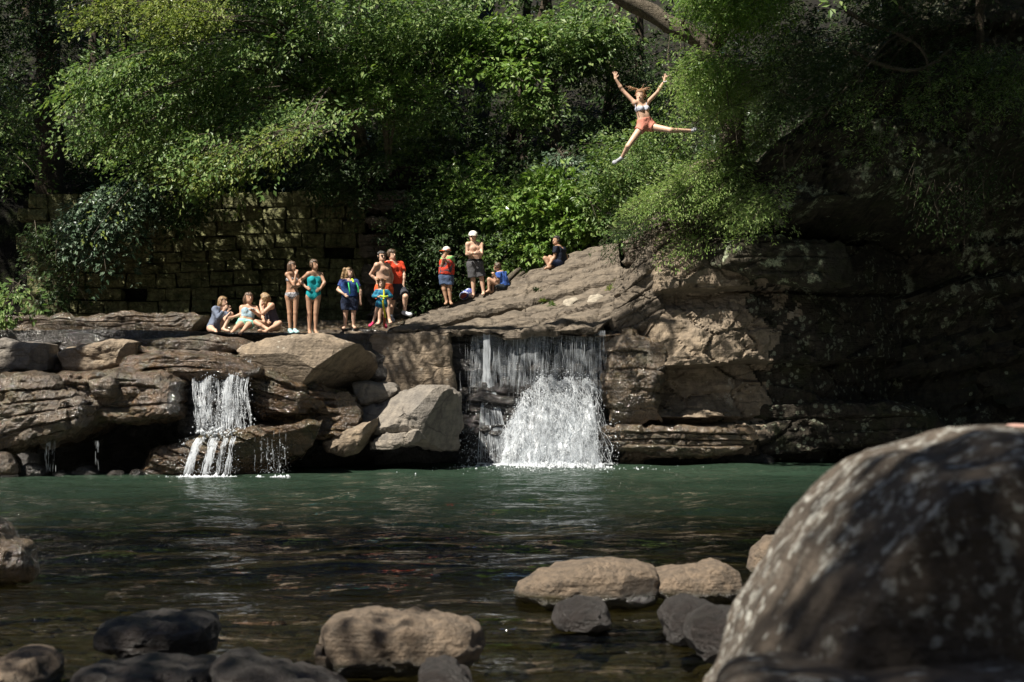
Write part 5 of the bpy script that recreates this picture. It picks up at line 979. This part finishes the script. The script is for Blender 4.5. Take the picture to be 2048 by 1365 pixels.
    ball('mouth', hc + face * .083 * H - UP * .052 * H, .02 * H, M['lips'], root, (1, .7, .42), np.array([lat0, face, UP]))
    # hair
    hcol, hst = hair[0], hair[1]
    if hst != 'none':
        t_ = .012 * H; hp_ = [(hc + UP * .04 * H - face * .018 * H, hc - UP * .015 * H - face * .022 * H, .092 * H + t_, .085 * H + t_, .03, None)]
        low = {'short': -.035, 'wet': -.05, 'long': -.2, 'bun': -.04}[hst]
        if hst in ('long', 'wet'):
            for sg in (-1, 0, 1): hp_.append((hc - face * .05 * H + lat0 * sg * .05 * H, hc - face * .075 * H + lat0 * sg * .06 * H - UP * (.2 if hst == 'long' else .12) * H, .06 * H, .035 * H, .04, None))
        for q in hair[2] if len(hair) > 2 else ():
            pts = smooth_path([P(a[0], a[1], Y + (a[2] if len(a) > 2 else 0)) for a in q[0]], 7)
            for u in range(6): hp_.append((pts[u], pts[u + 1], q[1] * (1 - .12 * u), q[1] * (1 - .12 * (u + 1)), .012, None))
        cut = lambda X: -np.maximum(.034 * H - (X - hc) @ face, (X - hc) @ UP - .068 * H)
        cl = [(hc + UP * low * H, -UP)] if hst in ('short', 'bun') else []
        blob('hair', hp_, HR[hcol], root, .0095 if len(hair) > 2 else .0105, cl, [cut], crumple=.02, cf=22.0)
    # clothes: inflated copies of the body parts they cover
    for c in clothes:
        nm, mt, parts = c['name'], c['m'], c['parts']; pr = []
        for tg, v in parts.items():
            inf, tmax = v if isinstance(v, tuple) else (v, None); flare = c.get('flare', 0)
            for (a, b, ra, rb, kk) in G.get(tg, []):
                if tmax is not None:
                    b2 = a + (b - a) * tmax; r2 = ra + (rb - ra) * tmax; pr.append((a, b2 + unit(b - a) * .05, ra + inf, r2 + inf + flare, kk, (b2, unit(b - a))))
                else: pr.append((a, b, ra + inf, rb + inf, kk, None))
        cl = []
        if 'top' in c: cl.append((hp + U * T * c['top'], U))
        if 'bot' in c: cl.append((hp + U * T * c['bot'], -U))
        cu = []
        if c.get('vneck'): vn = c['vneck']; cu.append(lambda X: -((np.linalg.norm((X - (sh + bf * .09 * s + U * .04 * s)), axis=-1)) - vn * s))
        if c.get('legcut'):
            for sg, q in ((-1, 'hipL'), (1, 'hipR')):
                o = hp + lh * sg * .16 * s - U * .13 * s; cu.append(lambda X, o=o: -(np.linalg.norm(X - o, axis=-1) - c['legcut'] * s))
        [blob(nm, x_, mt, root, .0135, cl, cu, c.get('label'), crumple=.016 if nm in ('shirt', 't_shirt', 'shorts', 'swim_trunks') else 0) for x_ in ([pr[:len(pr) // 2], pr[len(pr) // 2:]] if list(parts) == ['foot'] else [pr])]
    for d in j.get('_', ()): pass
    return root, dict(J=J, hc=hc, H=H, face=face, lat=lat0, U=U, hp=hp, sh=sh, T=T, ls=ls, lh=lh, bf=bf, s=s, k=k)
def tee(nm, m, sl=.55, bot=-.08, inf=.014, **k): return dict(name=nm, m=m, parts=dict(torso=inf, sh=inf, trap=inf * .7, breast=inf, pelvis=inf, uarm=(inf + .006, sl)), bot=bot, top=1.12, vneck=.075, flare=.008, **k)
def shorts(nm, m, leg=.55, top=.2, inf=.016, flare=.016, **k): return dict(name=nm, m=m, parts=dict(pelvis=inf, torso=inf, thigh=(inf, leg)), top=top, flare=flare, **k)
def suit(nm, m, top=.95, inf=.008, **k): return dict(name=nm, m=m, parts=dict(pelvis=inf, torso=inf, breast=inf), top=top, legcut=.115, **k)
def shoes(m, nm='shoe', inf=.012): return dict(name=nm, m=m, parts=dict(foot=inf))
def strap(nm, pts, r, m, root): V, Q = tube(smooth_path(pts, 8), r, 5); mk(nm, V, Q, m, root)
def capmesh(i, m, mb, root, brimdir=None):
    hc, H, face, lat = i['hc'], i['H'], i['face'], i['lat']
    c = blob('cap', [(hc + UP * .04 * H - face * .015 * H, hc - UP * .0 * H - face * .02 * H, .113 * H, .108 * H, .03, None)], m, root, .009, [(hc + UP * .022 * H, -UP)])
    pr = [(hc + face * .07 * H + lat * q * H + UP * .034 * H, hc + face * (.185 - 2.2 * q * q * 10) * H + lat * q * .95 * H + UP * .022 * H, .012 * H, .009 * H, .012, None) for q in (-.065, -.04, -.015, .015, .04, .065)]
    blob('cap_brim', pr, mb, c, .008)

c_grey = cloth('slate_cloth', (.12, .145, .20)); 
# 1 seated woman, grey long sleeves
person('woman seated at left in a slate grey long-sleeved top with one knee raised', 31.0, dict(head=(447, 605), shL=(432, 619), shR=(453, 621), hipL=(424, 655), hipR=(436, 655), elL=(437, 636, -.2), haL=(447, 622, -.22), hdL=(454, 612, -.22), elR=(456, 638), haR=(456, 623), hdR=(458, 613),
    knL=(424, 660, -.4), anL=(431, 662, -.72), toL=(433, 668, -.8), knR=(462, 629, -.1), anR=(448, 657, -.2), toR=(458, 663, -.32)), .96, (.85, -.5, .1), 'fair', clothes=[tee('shirt', c_grey, None, -.1, .012) | dict(parts=dict(torso=.014, sh=.014, trap=.01, breast=.013, pelvis=.016, uarm=.014, farm=(.012, .9)))], hair=('blond', 'wet'))
# 2 reclining woman
person('woman in the middle of the trio, pale blue top, mint green shorts, legs stretched out', 31.0, dict(head=(498, 597), shL=(485, 616), shR=(511, 617), hipL=(484, 646, -.1), hipR=(500, 646, -.1), elL=(482, 630, -.1), haL=(468, 634, -.15), elR=(521, 633, -.1), haR=(508, 624, -.28),
    knL=(478, 651, -.5), anL=(465, 664, -.85), toL=(463, 668, -.95), knR=(494, 653, -.5), anR=(485, 663, -.85), toR=(480, 669, -.95)), .97, (.55, -.8, .12), 'mid', clothes=[dict(name='crop_top', m=cloth('pale_blue_cloth', (.20, .30, .36), (.32, .40, .44), 12), parts=dict(torso=.01, breast=.012), top=.98, bot=.3), shorts('shorts', cloth('mint_cloth', (.25, .58, .45)), .32, .16)], hair=('wet', 'wet'))
# 3 cross-legged woman
r3, i3 = person('woman sitting cross-legged at the right of the trio in a charcoal swimsuit, hiding her face', 31.0, dict(head=(529, 599), shL=(529, 615, .1), shR=(545, 612, -.1), hipL=(540, 651), hipR=(554, 651), elL=(523, 634, -.1), haL=(532, 641, -.2), elR=(526, 627, -.28), haR=(521, 611, -.2), hdR=(523, 600, -.15),
    knL=(512, 645, -.35), anL=(534, 658, -.45), toL=(544, 662, -.45), knR=(559, 647, -.35), anR=(532, 663, -.55), toR=(518, 662, -.6)), 1.0, (-.75, .35, -.25), 'mid', 1.12, near='R', clothes=[suit('swimsuit', cloth('charcoal_cloth', (.04, .04, .055)), .98)], hair=('blond', 'wet'))
# 4 girl in patterned bikini
bik = cloth('patterned_cloth', (.03, .03, .04), (.45, .45, .48), 40)
person('girl standing in a black and white patterned bikini with a hand at her mouth', 31.0, dict(head=(585, 534), shL=(576, 550), shR=(592, 550), hipL=(577, 592), hipR=(592, 592), elL=(588, 571, -.2), haL=(592, 549, -.2), hdL=(594, 541, -.15), elR=(598, 572), haR=(588, 574, -.22), knL=(579, 626), anL=(580, 660), toL=(584, 666, -.12), knR=(591, 626), anR=(590, 660), toR=(595, 665, -.12)),
    .90, (.85, -.5, .15), 'tan', .88, clothes=[dict(name='bikini_top', m=bik, parts=dict(torso=.006, breast=.008), top=.86, bot=.68), dict(name='bikini_bottom', m=bik, parts=dict(pelvis=.007, torso=.007), top=.16, legcut=.105), shoes(cloth('pale_teal_cloth', (.30, .48, .50)))], hair=('wet', 'wet'))
# 5 teal swimsuit
person('woman standing in a teal one-piece swimsuit with both hands on her hips', 31.0, dict(head=(629, 531), shL=(618, 549), shR=(641, 549), hipL=(618, 592), hipR=(635, 592), elL=(600, 562), haL=(612, 575, -.08), hdL=(619, 579, -.14), elR=(649, 566), haR=(641, 578, -.04), hdR=(636, 581, -.1), knL=(619, 627), anL=(619, 660), toL=(620, 667, -.16), knR=(632, 627), anR=(631, 660), toR=(634, 667, -.16)),
    .95, (.75, -.65, .1), 'tan', .95, clothes=[suit('swimsuit', cloth('teal_cloth', (.01, .26, .29)), .93)], hair=('brown', 'bun'))
# 6 child in blue vest
r6, i6 = person('child with long wavy hair in a dark blue life vest and black shorts', 31.4, dict(head=(699, 546), shL=(686, 563), shR=(711, 563), hipL=(691, 602), hipR=(708, 602), elL=(676, 580), haL=(688, 589, -.15), elR=(721, 583), haR=(721, 600), knL=(691, 627), anL=(690, 651), toL=(687, 657, -.12), knR=(707, 627), anR=(707, 651), toR=(710, 656, -.12)),
    .82, (.6, -.75, .2), 'fair', 1.22, fem=True, clothes=[tee('shirt', cloth('royal_cloth', (.025, .035, .14), (.04, .08, .22), 9), .6, -.15, .014), dict(name='life_vest', m=cloth('vest_blue', (.012, .035, .13), (.02, .06, .19), 8), parts=dict(torso=.045, breast=.04), top=1.0, bot=.2), shorts('shorts', cloth('navy_cloth', (.012, .015, .03), (.02, .03, .06), 10), .75, .2, .02)],
    hair=('blond', 'long', [([(690, 540, -.02), (685, 552), (684, 566, -.05)], .045), ([(706, 543, .02), (710, 552, .03), (708, 564, 0)], .03)]), hs=1.1)
ym = cloth('lime_webbing', (.45, .65, .05)); gm = cloth('green_webbing', (.05, .45, .16))
strap('vest_strap', [P(697, 566, 31.12), P(699, 580, 31.05), P(700, 588, 31.08)], .016, gm, r6); strap('vest_strap', [P(713, 566, 31.12), P(717, 577, 31.1), P(717, 585, 31.12)], .016, gm, r6); strap('vest_buckle', [P(704, 559, 31.14), P(706, 562, 31.1), P(707, 565, 31.08)], .025, ym, r6)
# 7 shirtless man with sunglasses
r7, i7 = person('shirtless man in dark sunglasses and orange swim trunks with a hand on his hip', 32.4, dict(head=(764, 514), shL=(755, 532), shR=(775, 532), hipL=(760, 578), hipR=(776, 578), elL=(742, 549), haL=(755, 562, -.05), hdL=(761, 568, -.12), elR=(784, 552, .2), haR=(782, 572, .2), knL=(761, 611), anL=(759, 641), toL=(756, 648, -.15), knR=(776, 609), anR=(779, 638), toR=(781, 646, -.15)),
    1.02, (.45, -.88, .05), 'fair', 1.12, False, clothes=[shorts('swim_trunks', cloth('coral_cloth', (.55, .09, .03)), .6, .2)], hair=('black', 'short'))
f, la, hc = i7['face'], i7['lat'], i7['hc']
blob('sunglasses', [(hc + f * .085 + la * q * .034 + UP * .014, hc + f * .085 + la * q * .042 + UP * .012, .022, .02, .004, None) for q in (-1, 1)] + [(hc + f * .095 - la * .03 + UP * .02, hc + f * .095 + la * .03 + UP * .02, .006, .006, .004, None)], M['eye'], r7, .007)
# 8 man in red
person('man in a bright red-orange t-shirt and charcoal shorts with one foot up on the slab', 32.8, dict(head=(784, 511), shL=(776, 528), shR=(801, 529), hipL=(786, 574), hipR=(800, 574), elL=(777, 552, .1), haL=(782, 570, .0), elR=(808, 551), haR=(807, 570, -.05), knL=(785, 604), anL=(782, 632), toL=(785, 641, -.16), knR=(811, 594, -.2), anR=(809, 624, -.1), toR=(821, 630, -.2)),
    1.03, (.65, -.7, .12), 'fair', 1.08, False, clothes=[tee('t_shirt', cloth('red_cloth', (.58, .06, .025)), .6, -.06, .022), shorts('shorts', cloth('charcoal_shorts', (.035, .037, .045)), .85, .12, .024, .03), dict(name='sock', m=cloth('white_cloth', (.55, .56, .6)), parts=dict(foot=.008)), shoes(cloth('shoe_cloth', (.42, .45, .52), (.6, .62, .66), 20), 'shoe', .014)], hair=('brown', 'short'))
# 9 little girl
r9, i9 = person('small girl in a blue wetsuit and pink shoes holding a yellow strap', 31.3, dict(head=(763, 567), shL=(754, 582), shR=(774, 582), hipL=(758, 607), hipR=(769, 607), elL=(747, 593), haL=(757, 594, -.12), elR=(783, 593), haR=(775, 594, -.12), knL=(752, 626), anL=(746, 646), toL=(740, 652, -.1), knR=(769, 628), anR=(770, 650), toR=(772, 655, -.1)),
    .64, (.05, -1, -.05), 'fair', 1.05, clothes=[dict(name='wetsuit', m=cloth('wetsuit_cloth', (.012, .09, .20), (.025, .20, .27), 9), parts=dict(torso=.012, sh=.012, trap=.008, pelvis=.012, uarm=.012, farm=(.012, .85), thigh=(.012, .35)), top=1.1), shoes(cloth('pink_cloth', (.65, .05, .14)))],
    hair=('red', 'long', [([(756, 560, -.05), (753, 570, -.06), (754, 582, -.08)], .035), ([(770, 561, -.05), (773, 571, -.06), (772, 581, -.08)], .035)]), hs=1.22)
strap('yellow_strap', [P(768, 580, 31.15), P(768, 596, 31.08), P(766, 606, 31.05), P(771, 636, 31.05)], .022, cloth('yellow_webbing', (.55, .50, .03)), r9); strap('strap_end', [P(770, 625, 31.1), P(769, 640, 31.1), P(769, 655, 31.1)], .026, cloth('rust_webbing', (.30, .07, .03)), r9)
strap('strap_buckle', [P(760, 592, 31.02), P(768, 594, 31.0), P(776, 593, 31.02)], .02, ym, r9)
# 10 red life vest
r10, i10 = person('boy in an orange cap, red life vest and green shirt, hand at chin', 34.0, dict(head=(892, 504), shL=(886, 518), shR=(903, 517), hipL=(886, 554), hipR=(899, 554), elL=(884, 533, -.1), haL=(886, 519, -.2), hdL=(888, 512, -.2), elR=(908, 530), haR=(892, 522, -.25), knL=(888, 579), anL=(893, 603), toL=(891, 608, -.15), knR=(899, 579), anR=(901, 603), toR=(903, 608, -.15)),
    .88, (-.9, -.45, 0), 'tan', 1.1, False, near='R', clothes=[tee('shirt', cloth('green_cloth', (.16, .34, .12)), .6, -.12, .014), dict(name='life_vest', m=cloth('vest_red', (.55, .05, .025), (.07, .06, .07), 5), parts=dict(torso=.05), top=.95, bot=.12), shorts('shorts', cloth('denim_cloth', (.06, .09, .16)), .6, .15, .02, .02)], hair=('brown', 'short'))
capmesh(i10, cloth('cap_mix', (.5, .5, .48), (.55, .10, .02), 5), cloth('cap_orange', (.65, .11, .02)), r10)
# 11 white cap
r11, i11 = person('shirtless man in a white cap and grey shorts standing with folded arms', 34.6, dict(head=(946, 474), shL=(936, 490), shR=(962, 489), hipL=(943, 528), hipR=(958, 528), elL=(934, 509, -.1), haL=(950, 507, -.28), hdL=(957, 505, -.28), elR=(963, 508, -.1), haR=(944, 507, -.3), hdR=(935, 505, -.28), knL=(946, 560), anL=(947, 588), toL=(944, 594, -.15), knR=(963, 558), anR=(967, 584), toR=(966, 589, -.15)),
    1.0, (-.1, -1, -.05), 'fair', 1.06, False, clothes=[shorts('shorts', cloth('grey_shorts', (.075, .075, .08)), .85, .12, .022, .03), dict(name='waistband', m=cloth('black_cloth', (.012, .012, .014)), parts=dict(torso=.018, pelvis=.018), top=.24, bot=.11)], hair=('grey', 'short'))
capmesh(i11, cloth('cap_white', (.68, .66, .60)), cloth('cap_white', (.68, .66, .60)), r11)
# 12 boy in blue
person('boy in a blue t-shirt sitting with drawn-up knees and his head turned away', 34.7, dict(head=(994, 535), shL=(997, 548), shR=(1008, 547), hipL=(1003, 571), hipR=(1011, 571), elL=(997, 563, -.15), haL=(991, 554, -.2), elR=(1004, 563, .1), haR=(995, 556, .1), knL=(978, 559, -.12), anL=(978, 580, -.1), toL=(973, 584, -.12), knR=(985, 557, .05), anR=(986, 581, 0), toR=(981, 585, -.05)),
    .88, (-.8, .5, .15), 'mid', 1.0, False, near='L', clothes=[tee('t_shirt', cloth('blue_cloth', (.05, .12, .42)), .55, -.1, .018), shorts('shorts', cloth('dark_cloth', (.03, .04, .05)), .4, .1)], hair=('brown', 'short'))
# 13 person in black
person('person in a black t-shirt sitting high on the slab beside the green shrubs', 35.2, dict(head=(1112, 482), shL=(1112, 497), shR=(1126, 496), hipL=(1116, 524), hipR=(1126, 523), elL=(1109, 514, -.15), haL=(1100, 528, -.2), elR=(1131, 510, .1), haR=(1136, 520, .05), knL=(1090, 517, -.15), anL=(1098, 533, -.2), toL=(1090, 538, -.25), knR=(1100, 515, .1), anR=(1106, 533, 0), toR=(1099, 537, -.1)),
    .95, (-.75, -.6, 0), 'tan', 1.0, False, near='L', clothes=[tee('t_shirt', cloth('night_cloth', (.012, .016, .03)), .6, -.08, .018), shorts('shorts', cloth('navy2_cloth', (.02, .03, .07)), .5, .12)], hair=('black', 'short'))
# 14 jumper
r14, i14 = person('girl leaping through the air, arms raised, in grey bikini top and coral shorts', 30.0, dict(head=(1280, 192), shL=(1269, 208), shR=(1294, 206), hipL=(1283, 252), hipR=(1299, 250), elL=(1245, 181, -.05), haL=(1231, 158, -.1), hdL=(1230, 140, -.1), elR=(1316, 184, -.05), haR=(1329, 162, -.1), hdR=(1335, 143, -.1),
    knL=(1256, 293, -.18), anL=(1244, 315, .0), toL=(1228, 326, -.1), knR=(1341, 261, -.2), anR=(1382, 262, -.02), toR=(1391, 259, -.1)), 1.0, (-.25, -.93, -.2), 'fair', .98, hands='open',
    clothes=[dict(name='bikini_top', m=cloth('silver_cloth', (.42, .44, .52)), parts=dict(torso=.006, breast=.009), top=.84, bot=.64), shorts('shorts', cloth('coral_shorts', (.48, .19, .14)), .22, .3, .014, .02), shoes(cloth('sandal_cloth', (.32, .33, .36)), 'sandal', .007)],
    hair=('red', 'bun', [([(1280 + dx0, 180), (1280 + dx1 * .6, 175 + dy * .4), (1280 + dx1, 174 + dy)], rr) for dx0, dx1, dy, rr in ((-3, -30, -2, .015), (-4, -24, 4, .013), (-2, -27, 8, .011), (-5, -20, 10, .011), (-3, -34, 1, .010), (6, 22, 2, .015), (7, 26, 9, .012), (6, 18, 12, .013), (8, 14, 22, .015), (8, 16, 30, .012), (-6, -12, 22, .012), (-7, -9, 32, .015), (2, 10, -6, .012))]))
for q in ((-1, 1),): 
    strap('bikini_strap', [P(1270, 207, 29.9), P(1272, 220, 29.84)], .009, cloth('silver_cloth', 0), r14); strap('bikini_strap', [P(1293, 206, 29.9), P(1292, 220, 29.84)], .009, cloth('silver_cloth', 0), r14); strap('bracelet', [P(1326, 163, 29.88), P(1330, 165, 29.86), P(1333, 163, 29.9)], .016, cloth('white_cloth', 0), r14)
# bags on the slab by the man in the white cap
bag = thing('bag', 'blue and white bundle of towels behind the legs of the man in the white cap', 'bag', P(935, 598, 34.5))
blob('bundle', [(P(927, 592, 34.6), P(938, 586, 34.7), .10, .11, .04, None), (P(938, 586, 34.7), P(946, 586, 34.7), .09, .07, .04, None)], cloth('towel_cloth', (.45, .48, .55), (.05, .07, .25), 8), bag, .015)
blob('red_cloth', [(P(924, 594, 34.4), P(929, 590, 34.4), .05, .06, .03, None)], cloth('maroon_cloth', (.22, .05, .04)), bag, .012)
